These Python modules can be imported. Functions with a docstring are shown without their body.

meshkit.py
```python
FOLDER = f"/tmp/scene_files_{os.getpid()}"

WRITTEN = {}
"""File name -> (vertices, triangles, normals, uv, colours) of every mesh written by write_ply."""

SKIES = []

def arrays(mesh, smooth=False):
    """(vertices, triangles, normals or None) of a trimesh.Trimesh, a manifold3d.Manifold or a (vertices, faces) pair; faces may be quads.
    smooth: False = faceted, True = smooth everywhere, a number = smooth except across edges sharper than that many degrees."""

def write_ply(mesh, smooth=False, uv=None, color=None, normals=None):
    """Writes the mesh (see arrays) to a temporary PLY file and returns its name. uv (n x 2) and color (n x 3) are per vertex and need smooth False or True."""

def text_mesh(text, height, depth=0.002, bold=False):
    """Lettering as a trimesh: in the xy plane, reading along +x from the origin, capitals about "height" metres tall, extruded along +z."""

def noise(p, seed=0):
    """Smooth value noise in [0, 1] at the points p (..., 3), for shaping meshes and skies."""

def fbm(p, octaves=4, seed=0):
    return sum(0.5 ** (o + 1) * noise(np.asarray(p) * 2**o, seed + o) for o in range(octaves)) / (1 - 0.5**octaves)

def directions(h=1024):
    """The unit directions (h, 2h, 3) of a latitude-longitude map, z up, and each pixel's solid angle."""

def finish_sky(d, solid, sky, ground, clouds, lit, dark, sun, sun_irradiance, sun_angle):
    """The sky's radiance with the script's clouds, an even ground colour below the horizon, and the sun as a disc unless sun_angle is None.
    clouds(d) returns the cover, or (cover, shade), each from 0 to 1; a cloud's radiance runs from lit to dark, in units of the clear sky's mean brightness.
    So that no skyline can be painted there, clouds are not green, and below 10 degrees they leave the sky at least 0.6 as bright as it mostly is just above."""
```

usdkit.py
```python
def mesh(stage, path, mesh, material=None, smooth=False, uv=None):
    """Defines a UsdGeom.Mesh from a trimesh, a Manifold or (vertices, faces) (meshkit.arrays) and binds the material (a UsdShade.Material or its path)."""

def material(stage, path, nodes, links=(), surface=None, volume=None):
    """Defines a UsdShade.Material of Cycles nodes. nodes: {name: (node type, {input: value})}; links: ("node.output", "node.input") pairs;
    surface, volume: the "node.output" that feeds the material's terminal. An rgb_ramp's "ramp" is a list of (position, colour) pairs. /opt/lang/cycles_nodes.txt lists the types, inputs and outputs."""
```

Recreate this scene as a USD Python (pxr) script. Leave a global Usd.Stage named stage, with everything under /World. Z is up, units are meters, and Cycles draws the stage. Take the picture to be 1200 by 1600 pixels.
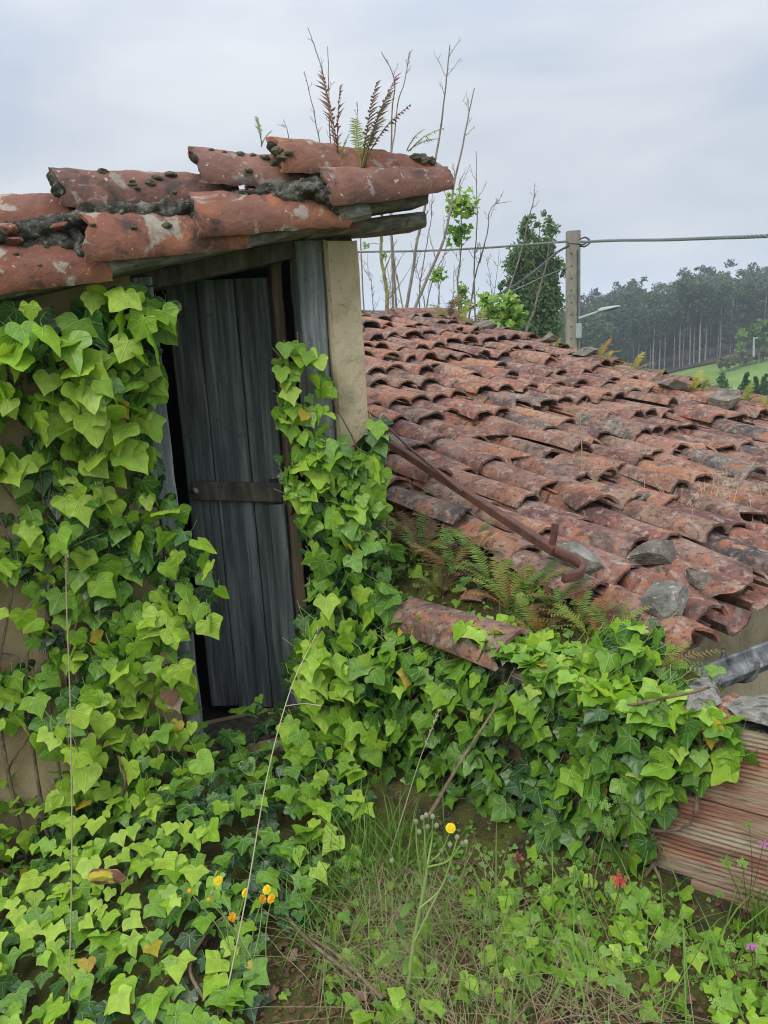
import math, random
import numpy as np
import usdkit, meshkit
from pxr import Usd, UsdGeom, UsdLux, UsdShade, Gf, Sdf, Vt

rng = np.random.default_rng(7)
random.seed(7)
stage = Usd.Stage.CreateInMemory()
UsdGeom.Xform.Define(stage, '/World')
UsdGeom.Scope.Define(stage, '/World/Looks')

# ------------------------------------------------------------------ camera
F_PX, PITCH, ROLL, EYE = 1202.0, math.radians(13.0), math.radians(3.0), np.array([0, 0, 1.5])
EXPOSURE = 0.36
SUN_DIR = np.array([-0.35, -0.55, 0.76]); SUN_DIR /= np.linalg.norm(SUN_DIR)   # towards the sun
SUN_POWER = 0.4
c_f = np.array([0, math.cos(PITCH), -math.sin(PITCH)])
_r = np.array([1.0, 0, 0]); _u = np.cross(_r, c_f)
c_r = math.cos(ROLL) * _r - math.sin(ROLL) * _u
c_u = math.cos(ROLL) * _u + math.sin(ROLL) * _r
cam = UsdGeom.Camera.Define(stage, '/World/camera')
cam.CreateHorizontalApertureAttr(36.0)
cam.CreateVerticalApertureAttr(48.0)
cam.CreateFocalLengthAttr(36.0 * F_PX / 1200.0)
cam.CreateClippingRangeAttr((0.05, 5000.0))
cam.CreateExposureAttr(EXPOSURE)
cam.AddTransformOp().Set(Gf.Matrix4d(*c_r, 0, *c_u, 0, *(-c_f), 0, *EYE, 1))

# ------------------------------------------------------------------ sky and sun
el, az = math.asin(SUN_DIR[2]), math.atan2(SUN_DIR[0], SUN_DIR[1])
sky = UsdLux.DomeLight.Define(stage, '/World/sky')
SKY_NODES = {
    'tc': ('texture_coordinate', {}),
    'sep': ('separate_xyz', {}),
    'st': ('sky_texture', {'sky_type': 'single_scattering', 'sun_disc': False, 'sun_elevation': el, 'sun_rotation': az}),
    'map': ('mapping', {'scale': (1.0, 1.0, 3.2)}),
    'n1': ('noise_texture', {'scale': 2.0, 'detail': 4.0, 'roughness': 0.45, 'distortion': 0.6}),
    'n2': ('noise_texture', {'scale': 4.5, 'detail': 3.0, 'roughness': 0.45, 'distortion': 0.2}),
    'n12': ('mix_float', {'fac': 0.3}),
    'cl': ('rgb_ramp', {'ramp': [(0.0, (0.66, 0.77, 0.94)), (0.38, (0.70, 0.80, 0.96)), (0.50, (0.88, 0.94, 1.03)), (0.62, (1.06, 1.10, 1.15)), (1.0, (1.10, 1.13, 1.16))]}),
    'g0': ('math', {'math_type': 'multiply_add', 'value2': 12.0, 'value3': 2.0}), 'zc': ('math', {'math_type': 'maximum', 'value2': 0.0}), 'g': ('math', {'math_type': 'multiply_add', 'value3': 4.5}),
    'gm': ('math', {'math_type': 'maximum', 'value2': 4.5}),
    'sc': ('vector_math', {'math_type': 'scale'}),
    'mx': ('mix_vector', {'fac': 0.94}),
    'b': ('background_shader', {'strength': 0.1}),
}
m = usdkit.material(stage, '/World/Looks/sky_look', SKY_NODES, [
    ('tc.generated', 'sep.vector'), ('tc.generated', 'map.vector'), ('map.vector', 'n1.vector'), ('map.vector', 'n2.vector'),
    ('n1.fac', 'n12.a'), ('n2.fac', 'n12.b'), ('n12.result', 'cl.fac'), ('sep.z', 'zc.value1'), ('zc.value', 'g0.value1'), ('g0.value', 'g.value1'), ('zc.value', 'g.value2'), ('g.value', 'gm.value1'),
    ('cl.color', 'sc.vector1'), ('gm.value', 'sc.scale'), ('st.color', 'mx.a'), ('sc.vector', 'mx.b'), ('mx.result', 'b.color')], surface='b.background')
UsdShade.MaterialBindingAPI.Apply(sky.GetPrim()).Bind(m)
sky.GetPrim().SetCustomDataByKey('kind', 'structure')
sun = UsdLux.DistantLight.Define(stage, '/World/sun')
sun.CreateNormalizeAttr(True); sun.CreateIntensityAttr(SUN_POWER); sun.CreateAngleAttr(35.0); sun.CreateColorAttr(Gf.Vec3f(1.0, 0.97, 0.91))
_z = SUN_DIR; _x = np.cross([0, 0, 1.0], _z); _x /= np.linalg.norm(_x); _y = np.cross(_z, _x)
sun.AddTransformOp().Set(Gf.Matrix4d(*_x, 0, *_y, 0, *_z, 0, 0, 0, 30, 1))

# ------------------------------------------------------------------ geometry of the place
Z = np.array([0, 0, 1.0])
def ray(x, y): return c_f + c_r * (x - 600) / F_PX + c_u * (800 - y) / F_PX
def at_depth(x, y, Y): d = ray(x, y); return EYE + d * (Y / d[1])
def at_plane(x, y, P, n): d = ray(x, y); return EYE + d * (np.dot(P - EYE, n) / np.dot(d, n))
# house front wall: corner KC, direction WD to the right, WN outwards
KC = np.array([-0.05, 2.6, 0]); _a = math.radians(20)
WD = np.array([math.cos(_a), math.sin(_a), 0]); WN = np.array([WD[1], -WD[0], 0])
def W(s, z, o=0.0): return KC + WD * s + Z * z + WN * o
def wp(x, y, o=0.0): P = at_plane(x, y, KC + WN * o, WN); return float((P - KC) @ WD), float(P[2])
# tiled roof of the low building: RE along the eave, RU up the slope, RN normal
RE = np.array([0.8, 0.6, 0]); _p = math.radians(13); UH = np.array([-0.6, 0.8, 0])
RU = UH * math.cos(_p) + Z * math.sin(_p); RN = np.cross(RE, RU)
RP = at_depth(1083, 1028, 2.1)
def Rf(e, u, h=0.0): return RP + RE * e + RU * u + RN * h
def rp(x, y, h=0.0): P = at_plane(x, y, RP + RN * h, RN); return float((P - RP) @ RE), float((P - RP) @ RU)
# low brick wall: from the corner along LD (towards the right and the viewer), LO outwards
LD = np.array([0.6, -0.8, 0]); LO = -RE
LT = 1.05; LD2 = np.array([0.84, -0.5426, 0]); LD2 /= np.linalg.norm(LD2); LO2 = np.array([LD2[1], -LD2[0], 0]); LK = KC + LD * LT   # beyond LT the wall turns
def Lw(t, z, o=0.0): return KC + LD * t + Z * z + LO * o if t <= LT else LK + LD2 * (t - LT) + Z * z + LO2 * o
def lp(x, y, o=0.0):
    P = at_plane(x, y, KC + LO * o, RE); t = float((P - KC) @ LD)
    if t > LT: P = at_plane(x, y, LK + LO2 * o, LO2); t = LT + max(float((P - LK) @ LD2), 0.0)
    return t, float(P[2])
def fbm(p, o=3, seed=0): return meshkit.fbm(np.asarray(p, float), o, seed)
def ground_z(x, y):
    x, y = np.asarray(x, float), np.asarray(y, float)
    p = np.stack([x * 1.7, y * 1.7, np.zeros_like(x)], -1); q = np.stack([x * 9, y * 9, np.zeros_like(x)], -1)
    return 0.03 + 0.10 * np.clip(x + 0.1, -1, 0.65) - 0.10 * np.clip(x - 0.6, 0, 0.8) + 0.10 * (fbm(p, 2, 3) - 0.5) + 0.03 * (fbm(q, 3, 5) - 0.5)
def gp(x, y):
    P = at_plane(x, y, np.array([0, 0, 0.05]), Z)
    for _ in range(6): P = at_plane(x, y, np.array([0, 0, float(ground_z(P[0], P[1]))]), Z)
    return P

# ------------------------------------------------------------------ writing prims
_used = {}
def numbered(parent, name):
    k = (parent, name); n = _used.get(k, 0); _used[k] = n + 1
    return f'{parent}/{name}' + (f'_{n:03d}' if n else '')
T3, T2 = Sdf.ValueTypeNames.TexCoord2fArray, None
def write_mesh(path, v, f, mat, n=None, uv=None):
    f = np.asarray(f, np.int64)
    me = UsdGeom.Mesh.Define(stage, path)
    me.CreatePointsAttr(Vt.Vec3fArray.FromNumpy(np.ascontiguousarray(v, np.float32)))
    me.CreateFaceVertexCountsAttr(Vt.IntArray.FromNumpy(np.full(len(f), f.shape[1], np.int32)))
    me.CreateFaceVertexIndicesAttr(Vt.IntArray.FromNumpy(np.ascontiguousarray(f.ravel(), np.int32)))
    me.CreateSubdivisionSchemeAttr('none')
    if n is not None:
        me.CreateNormalsAttr(Vt.Vec3fArray.FromNumpy(np.ascontiguousarray(n, np.float32))); me.SetNormalsInterpolation('vertex')
    if uv is not None:
        UsdGeom.PrimvarsAPI(me).CreatePrimvar('st', T3, 'vertex').Set(Vt.Vec2fArray.FromNumpy(np.ascontiguousarray(uv, np.float32)))
    UsdShade.MaterialBindingAPI.Apply(me.GetPrim()).Bind(mat)
    return me.GetPrim()
def normals(v, f):
    v = np.asarray(v, float); f = np.asarray(f); n = np.zeros_like(v)
    fn = np.cross(v[f[:, 1]] - v[f[:, 0]], v[f[:, 2]] - v[f[:, 0]])
    for k in range(f.shape[1]): np.add.at(n, f[:, k], fn)
    return n / np.maximum(np.linalg.norm(n, axis=1, keepdims=True), 1e-12)
def tag(p, label=None, cat=None, group=None, kind=None):
    for k, x in (('label', label), ('category', cat), ('group', group), ('kind', kind)):
        if x: p.SetCustomDataByKey(k, x)
    return p
class Thing:
    def __init__(s, name, label, cat, base, group=None, kind=None):
        s.base = np.asarray(base, float); s.path = numbered('/World', name)
        x = UsdGeom.Xform.Define(stage, s.path); x.AddTranslateOp().Set(Gf.Vec3d(*map(float, s.base)))
        s.prim = tag(x.GetPrim(), label, cat, group, kind)
    def add(s, name, mesh, mat, parent=None, label=None, kind=None):
        v, f, n, uv = (tuple(mesh) + (None, None))[:4]
        path = numbered(parent or s.path, name)
        tag(write_mesh(path, np.asarray(v) - s.base, f, mat, n, uv), label, None, None, kind)
        return path
def single(name, mesh, mat, label=None, cat=None, group=None, kind=None, base=None):
    v, f, n, uv = (tuple(mesh) + (None, None))[:4]; v = np.asarray(v, float)
    if base is None: base = np.array([v[:, 0].mean(), v[:, 1].mean(), v[:, 2].min()])
    path = numbered('/World', name)
    p = write_mesh(path, v - base, f, mat, n, uv)
    UsdGeom.Xformable(p).AddTranslateOp().Set(Gf.Vec3d(*map(float, base)))
    return tag(p, label, cat, group, kind)
def structure(name, mesh, mat): return single(name, mesh, mat, kind='structure', base=np.zeros(3))
def copy_of(src, name, label, cat, loc, rz, scale, group):
    path = numbered('/World', name); x = UsdGeom.Xform.Define(stage, path)
    x.AddTranslateOp().Set(Gf.Vec3d(*map(float, loc))); x.AddRotateZOp().Set(float(rz)); x.AddScaleOp().Set(Gf.Vec3f(*map(float, np.broadcast_to(scale, 3))))
    p = x.GetPrim(); p.GetReferences().AddInternalReference(src); p.SetInstanceable(True)
    return tag(p, label, cat, group)

# ------------------------------------------------------------------ mesh builders (vertices, quads or triangles, normals)
def grid_faces(nu, nv, off=0, flip=False):
    i, j = np.meshgrid(np.arange(nu - 1), np.arange(nv - 1), indexing='ij'); i, j = i.ravel(), j.ravel()
    q = np.stack([i * nv + j, (i + 1) * nv + j, (i + 1) * nv + j + 1, i * nv + j + 1], 1) + off
    return q[:, ::-1] if flip else q
def join(parts):
    vs, fs, ns, us, o = [], [], [], [], 0
    for p in parts:
        v, f, n, uv = (tuple(p) + (None, None))[:4]; v = np.asarray(v, float); f = np.asarray(f)
        if f.shape[1] == 4: f = np.vstack([f[:, [0, 1, 2]], f[:, [0, 2, 3]]])
        vs.append(v); fs.append(f + o); ns.append(normals(v, f) if n is None else n); us.append(np.zeros((len(v), 2)) if uv is None else uv); o += len(v)
    return np.vstack(vs), np.vstack(fs), np.vstack(ns), np.vstack(us)
def patch(P, flip=False):
    nu, nv = P.shape[:2]; v = P.reshape(-1, 3); f = grid_faces(nu, nv, 0, flip); return v, f, normals(v, f)
def tube(pts, radii, sides=6, caps=True):
    p = np.asarray(pts, float); k = len(p); r = np.broadcast_to(np.asarray(radii, float), (k,))
    t = np.gradient(p, axis=0); t /= np.linalg.norm(t, axis=1, keepdims=True) + 1e-12
    ref = np.array([0.31, 0.17, 0.93]) if abs(t[0] @ np.array([0.31, 0.17, 0.93])) < 0.9 else np.array([1.0, 0.1, 0])
    a = np.cross(t, ref); a /= np.linalg.norm(a, axis=1, keepdims=True) + 1e-12; b = np.cross(t, a)
    g = np.arange(sides) * 2 * math.pi / sides
    rad = np.cos(g)[None, :, None] * a[:, None] + np.sin(g)[None, :, None] * b[:, None]
    v = (p[:, None] + r[:, None, None] * rad).reshape(-1, 3)
    i, j = np.meshgrid(np.arange(k - 1), np.arange(sides), indexing='ij'); i, j = i.ravel(), j.ravel(); j2 = (j + 1) % sides
    q = np.stack([i * sides + j, i * sides + j2, (i + 1) * sides + j2, (i + 1) * sides + j], 1)
    f = np.vstack([q[:, [0, 1, 2]], q[:, [0, 2, 3]]]); n = rad.reshape(-1, 3)
    if caps and sides > 3:
        fan = np.array([[0, c + 1, c] for c in range(1, sides - 1)]); f = np.vstack([f, fan, fan[:, ::-1] + (k - 1) * sides])
    return v, f, n
def curve(pts, n):
    """Catmull-Rom through pts."""
    p = np.asarray(pts, float)
    if len(p) == 2: return p[0] + (p[1] - p[0]) * np.linspace(0, 1, n)[:, None]
    q = np.vstack([2 * p[0] - p[1], p, 2 * p[-1] - p[-2]]); out = []
    for u in np.linspace(0, len(p) - 1 - 1e-9, n):
        i = int(u); t = u - i; a, b, c, d = q[i:i + 4]
        out.append(0.5 * (2 * b + (c - a) * t + (2 * a - 5 * b + 4 * c - d) * t * t + (3 * b - a - 3 * c + d) * t ** 3))
    return np.array(out)
def beam(A, B, up, w, h, rough=0.004, seg=10, bev=0.006, seed=0, taper=1.0):
    """A weathered timber: bevelled section w (sideways) x h (along up), from A to B."""
    A, B, up = (np.asarray(x, float) for x in (A, B, up)); t = (B - A) / np.linalg.norm(B - A)
    side = np.cross(t, up); side /= np.linalg.norm(side); up = np.cross(side, t)
    c = [(-w / 2 + bev, -h / 2), (w / 2 - bev, -h / 2), (w / 2, -h / 2 + bev), (w / 2, h / 2 - bev), (w / 2 - bev, h / 2), (-w / 2 + bev, h / 2), (-w / 2, h / 2 - bev), (-w / 2, -h / 2 + bev)]
    parts = []; us = np.linspace(0, 1, seg)
    cc = np.array(c + [c[0]])
    rows = np.array([[A + (B - A) * u + (side * x + up * y) * (1 + (taper - 1) * u) for x, y in cc] for u in us])
    rows += rough * 2 * (fbm(rows * np.array([9, 9, 9]) + seed, 2, seed)[..., None] - 0.5) * (side + up)
    rows[0] += t * rough * 3 * (fbm(rows[0] * 40, 2, seed + 1)[:, None] - 0.5); rows[-1] += t * rough * 3 * (fbm(rows[-1] * 40, 2, seed + 2)[:, None] - 0.5)
    v, f = rows.reshape(-1, 3), grid_faces(seg, 9)
    sm = []
    for k in range(8):  # each face strip keeps its own normals
        s = rows[:, k:k + 2]; sm.append(patch(s, True))
    for e, fl in ((0, False), (-1, True)):
        vv = np.vstack([rows[e, :8].mean(0)[None], rows[e, :8]]); ff = np.array([[0, 1 + k, 1 + (k + 1) % 8] for k in range(8)])
        sm.append((vv, ff[:, ::-1] if fl else ff))
    out = join(sm)
    return out
def box(lo, hi, X, Y, Zv, O, bev=0.0):
    """Box spanned lo..hi in the frame X, Y, Zv at O, chamfered by bev."""
    import trimesh
    lo, hi = np.asarray(lo, float), np.asarray(hi, float)
    if bev:
        pts = []
        for s in np.ndindex(2, 2, 2):
            c = np.where(np.array(s) == 0, lo, hi); d = np.where(np.array(s) == 0, 1, -1) * bev
            for k in range(3): e = d.copy(); e[k] = 0; pts.append(c + e)
        m = trimesh.convex.convex_hull(np.array(pts)); v, f = m.vertices, m.faces
    else:
        m = trimesh.creation.box(bounds=[lo, hi]); v, f = m.vertices, m.faces
    M = np.array([X, Y, Zv])
    f = np.asarray(f)
    if np.linalg.det(M) < 0: f = f[:, ::-1]
    v = np.asarray(v) @ M + O
    return v[f.ravel()], np.arange(len(f) * 3).reshape(-1, 3)
def rock(c, sx, sy, sz, seed, sub=2, ax=None, facets=9, k0=0.55, k1=0.85):
    import trimesh
    m = trimesh.creation.icosphere(sub); v = np.array(m.vertices); r = np.random.default_rng(seed)
    for _ in range(facets):  # cut flat facets
        d = r.normal(size=3); d /= np.linalg.norm(d); k = r.uniform(k0, k1); o = v @ d; v -= np.where(o > k, o - k, 0)[:, None] * d
    v *= 1 + 0.12 * (fbm(v * 3 + seed, 3, seed)[:, None] - 0.5) + (0.10 * (fbm(v * 11 + seed, 3, seed + 2)[:, None] - 0.5) if sub > 3 else 0)
    v *= np.array([sx, sy, sz])
    M = np.eye(3) if ax is None else np.asarray(ax)
    v = v @ M + np.asarray(c)
    f = np.array(m.faces)
    return v[f.ravel()], np.arange(len(f) * 3).reshape(-1, 3)
def barrel(L=0.43, r0=0.098, r1=0.078, th=0.014, arc=168, nL=6, nA=9, seed=0, chip=0.0, flat=0.86, fine=0.0):
    """Half-round clay tile: x along the axis from its wide (lower) end, z up."""
    r = np.random.default_rng(seed); A = math.radians(arc) / 2
    a = np.linspace(-A, A, nA); u = np.linspace(0, 1, nL)
    cut0 = 0.010 * (fbm(np.stack([a * 4, a * 0 + seed, a * 0], 1), 3, seed) - 0.5) * 2
    cut1 = 0.010 * (fbm(np.stack([a * 4, a * 0 + seed, a * 0 + 9], 1), 3, seed) - 0.5) * 2
    if chip > 0:
        cc = r.uniform(-A, A); cut0 = cut0 + chip * np.exp(-((a - cc) / 0.45) ** 2)
    def surf(dr):
        P = np.zeros((nL, nA, 3))
        for i, t in enumerate(u):
            R = r0 + (r1 - r0) * t + dr
            P[i, :, 0] = cut0 * (1 - t) + (L + cut1) * t + (L * 0) ; P[i, :, 1] = R * np.sin(a); P[i, :, 2] = R * flat * np.cos(a) - r0 * flat * 0.1
        return P
    o, i_ = surf(0), surf(-th)
    d = 0.005 * (fbm(o * 14 + seed * 3.1, 3, seed) - 0.5) * 2
    if fine: d = d + fine * 2 * (fbm(o * 60 + seed, 3, seed + 3) - 0.5) + fine * 2.5 * (fbm(o * 22 + seed, 2, seed + 5) - 0.5)
    o[..., 2] += d; i_[..., 2] += d; o[..., 1] += d * 0.5
    bow = 0.008 * r.uniform(-1, 1) * np.sin(u * math.pi); o[..., 2] += bow[:, None]; i_[..., 2] += bow[:, None]
    E = lambda x, y, fl: patch(np.stack([x, y], 0), fl)
    return join([patch(o, False), patch(i_, True), E(o[0], i_[0], False), E(o[-1], i_[-1], True), E(o[:, 0], i_[:, 0], True), E(o[:, -1], i_[:, -1], False)])
def place(mesh, O, X, Y, Zv):
    v, f, n, uv = (tuple(mesh) + (None, None))[:4]; M = np.array([X, Y, Zv])
    return v @ M + O, f, (None if n is None else n @ M), uv
def frame_of(X, up):
    X = np.asarray(X, float) / np.linalg.norm(X); Y = np.cross(up, X); Y /= np.linalg.norm(Y); return X, Y, np.cross(X, Y)

# ------------------------------------------------------------------ materials
def surf(name, ramp, scale=6.0, rough=0.85, bump=0.4, bscale=40.0, spots=(), stretch=(1, 1, 1), rnd=0.0, dist=0.01, tint=None, spec=0.3, detail=6.0, rot=None):
    """ramp: colours over noise; spots: (scale, lo, hi, colour, amount) layers; rnd: brightness change per object."""
    nd = {'geo': ('geometry', {}), 'mp': ('mapping', {'scale': stretch}), 'n': ('noise_texture', {'scale': scale, 'detail': detail, 'roughness': 0.62, 'distortion': 0.3}),
          'r': ('rgb_ramp', {'ramp': ramp}), 'bn': ('noise_texture', {'scale': bscale, 'detail': 5.0, 'roughness': 0.65}), 'b': ('bump', {'strength': bump, 'distance': dist}),
          'p': ('principled_bsdf', {'roughness': rough, 'specular_ior_level': spec})}
    ln = [('geo.position', 'mp.vector'), ('mp.vector', 'n.vector'), ('mp.vector', 'bn.vector'), ('n.fac', 'r.fac'), ('bn.fac', 'b.height'), ('b.normal', 'p.normal')]
    if rot is not None:
        nd['ro'] = ('vector_rotate', {'rotate_type': 'z_axis', 'angle': rot}); ln[0] = ('geo.position', 'ro.vector'); ln.append(('ro.vector', 'mp.vector'))
    last = 'r.color'
    if rnd:
        nd.update({'oi': ('object_info', {}), 'rr': ('rgb_ramp', {'ramp': tint or [(0, (1 - rnd,) * 3), (1, (1 + rnd,) * 3)]}), 'rm': ('mix', {'mix_type': 'multiply', 'fac': 1.0})})
        ln += [('oi.random', 'rr.fac'), (last, 'rm.color1'), ('rr.color', 'rm.color2')]; last = 'rm.color'
    for k, (sc, lo, hi, col, amt) in enumerate(spots):
        nd.update({f's{k}': ('noise_texture', {'scale': sc, 'detail': 5.0, 'roughness': 0.6, 'distortion': 0.5}), f'm{k}': ('map_range', {'from_min': lo, 'from_max': hi, 'to_min': 0.0, 'to_max': amt, 'clamp': True}), f'x{k}': ('mix', {'mix_type': 'mix', 'color2': col})})
        nd[f'o{k}'] = ('vector_math', {'math_type': 'add', 'vector2': (3.7 * k + 1.3, 1.9 * k, 5.1 * k)})
        ln += [('geo.position' if rot is None else 'mp.vector', f'o{k}.vector1'), (f'o{k}.vector', f's{k}.vector'), (f's{k}.fac', f'm{k}.value'), (f'm{k}.result', f'x{k}.fac'), (last, f'x{k}.color1')]; last = f'x{k}.color'
    ln.append((last, 'p.base_color'))
    return usdkit.material(stage, '/World/Looks/' + name, nd, ln, surface='p.BSDF')
def leafmat(name, cols, vein, trans=0.3, rough=0.4, tcol=None, vamt=0.55, blotch=0.25, spec=0.5, veins=(0.0, 42.0, 88.0)):
    nd = {'at': ('attribute', {'attribute': 'st'}), 'sx': ('separate_xyz', {}), 'ax': ('math', {'math_type': 'absolute'}), 'oi': ('object_info', {}), 'ge': ('geometry', {}),
          'ad': ('math', {'math_type': 'add'}), 'fr': ('math', {'math_type': 'fraction'}), 'rp': ('rgb_ramp', {'ramp': cols}),
          'mr': ('map_range', {'from_min': 0.006, 'from_max': 0.035, 'to_min': vamt, 'to_max': 0.0, 'clamp': True}), 'vx': ('mix', {'color2': vein}),
          'nz': ('noise_texture', {'scale': 28.0, 'detail': 4.0}), 'nr': ('map_range', {'from_min': 0.3, 'from_max': 0.7, 'to_min': 1 - blotch, 'to_max': 1 + blotch, 'clamp': True}), 'nm': ('vector_math', {'math_type': 'scale'}),
          'bp': ('bump', {'strength': 0.35, 'distance': 0.004, 'invert': True}), 'p': ('principled_bsdf', {'roughness': rough, 'specular_ior_level': spec}), 't': ('translucent_bsdf', {}), 'mc': ('mix_closure', {'fac': trans}),
          'tm': ('mix', {'mix_type': 'multiply', 'fac': 1.0, 'color2': tcol or (1.1, 1.15, 0.6)})}
    ln = [('at.vector', 'sx.vector'), ('sx.x', 'ax.value1'), ('oi.random', 'ad.value1'), ('ge.random_per_island', 'ad.value2'), ('ad.value', 'fr.value1'), ('fr.value', 'rp.fac')]
    last = None
    for k, b in enumerate(veins):
        b = math.radians(b)
        nd.update({f'a{k}': ('math', {'math_type': 'multiply', 'value2': math.cos(b)}), f'b{k}': ('math', {'math_type': 'multiply', 'value2': -math.sin(b)}), f'c{k}': ('math', {'math_type': 'add'}), f'd{k}': ('math', {'math_type': 'absolute'})})
        ln += [('ax.value', f'a{k}.value1'), ('sx.y', f'b{k}.value1'), (f'a{k}.value', f'c{k}.value1'), (f'b{k}.value', f'c{k}.value2'), (f'c{k}.value', f'd{k}.value1')]
        if last:
            nd[f'e{k}'] = ('math', {'math_type': 'minimum'}); ln += [(last, f'e{k}.value1'), (f'd{k}.value', f'e{k}.value2')]; last = f'e{k}.value'
        else: last = f'd{k}.value'
    ln += [(last, 'mr.value'), ('mr.result', 'vx.fac'), ('mr.result', 'bp.height'), ('rp.color', 'vx.color1'), ('ge.position', 'nz.vector'), ('nz.fac', 'nr.value'), ('vx.color', 'nm.vector1'), ('nr.result', 'nm.scale'),
           ('nm.vector', 'p.base_color'), ('nm.vector', 'tm.color1'), ('tm.color', 't.color'), ('bp.normal', 'p.normal'), ('p.BSDF', 'mc.closure1'), ('t.BSDF', 'mc.closure2')]
    return usdkit.material(stage, '/World/Looks/' + name, nd, ln, surface='mc.closure')
def plain(name, cols, trans=0.25, rough=0.5, spec=0.3):
    nd = {'oi': ('object_info', {}), 'ge': ('geometry', {}), 'ad': ('math', {'math_type': 'add'}), 'fr': ('math', {'math_type': 'fraction'}), 'rp': ('rgb_ramp', {'ramp': cols}),
          'p': ('principled_bsdf', {'roughness': rough, 'specular_ior_level': spec}), 't': ('translucent_bsdf', {}), 'mc': ('mix_closure', {'fac': trans})}
    ln = [('oi.random', 'ad.value1'), ('ge.random_per_island', 'ad.value2'), ('ad.value', 'fr.value1'), ('fr.value', 'rp.fac'), ('rp.color', 'p.base_color'), ('rp.color', 't.color'), ('p.BSDF', 'mc.closure1'), ('t.BSDF', 'mc.closure2')]
    return usdkit.material(stage, '/World/Looks/' + name, nd, ln, surface='mc.closure')

LICHEN = [(6, 0.46, 0.60, (0.27, 0.18, 0.14), 0.7), (14, 0.53, 0.62, (0.36, 0.135, 0.065), 0.65), (28, 0.54, 0.64, (0.33, 0.27, 0.215), 0.7), (42, 0.53, 0.63, (0.04, 0.028, 0.025), 0.7), (9, 0.52, 0.66, (0.055, 0.04, 0.036), 0.7), (75, 0.62, 0.70, (0.33, 0.29, 0.23), 0.6)]
TINT = [(0.0, (0.72, 0.70, 0.74)), (0.25, (0.88, 0.85, 0.86)), (0.5, (1.0, 1.0, 1.0)), (0.75, (1.1, 1.08, 1.0)), (1.0, (1.22, 1.22, 1.15))]
M_TILE = [
    surf('clay_tile_red', [(0.25, (0.14, 0.062, 0.046)), (0.5, (0.235, 0.105, 0.075)), (0.75, (0.32, 0.165, 0.115))], 7, 0.9, 0.6, 60, LICHEN, rnd=0.3, tint=TINT),
    surf('clay_tile_purple', [(0.25, (0.095, 0.050, 0.046)), (0.5, (0.16, 0.080, 0.068)), (0.75, (0.23, 0.115, 0.09))], 6, 0.9, 0.6, 60, LICHEN, rnd=0.3, tint=TINT),
    surf('clay_tile_orange', [(0.25, (0.18, 0.080, 0.050)), (0.5, (0.27, 0.125, 0.075)), (0.75, (0.33, 0.18, 0.11))], 6, 0.9, 0.6, 60, LICHEN, rnd=0.25, tint=TINT),
    surf('clay_tile_brown', [(0.25, (0.11, 0.068, 0.051)), (0.5, (0.18, 0.108, 0.076)), (0.75, (0.25, 0.155, 0.11))], 6, 0.9, 0.6, 60, LICHEN, rnd=0.3, tint=TINT),
    surf('clay_tile_grey', [(0.25, (0.045, 0.042, 0.042)), (0.5, (0.095, 0.085, 0.08)), (0.75, (0.17, 0.14, 0.12))], 6, 0.9, 0.6, 60, LICHEN, rnd=0.3, tint=TINT)]
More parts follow.
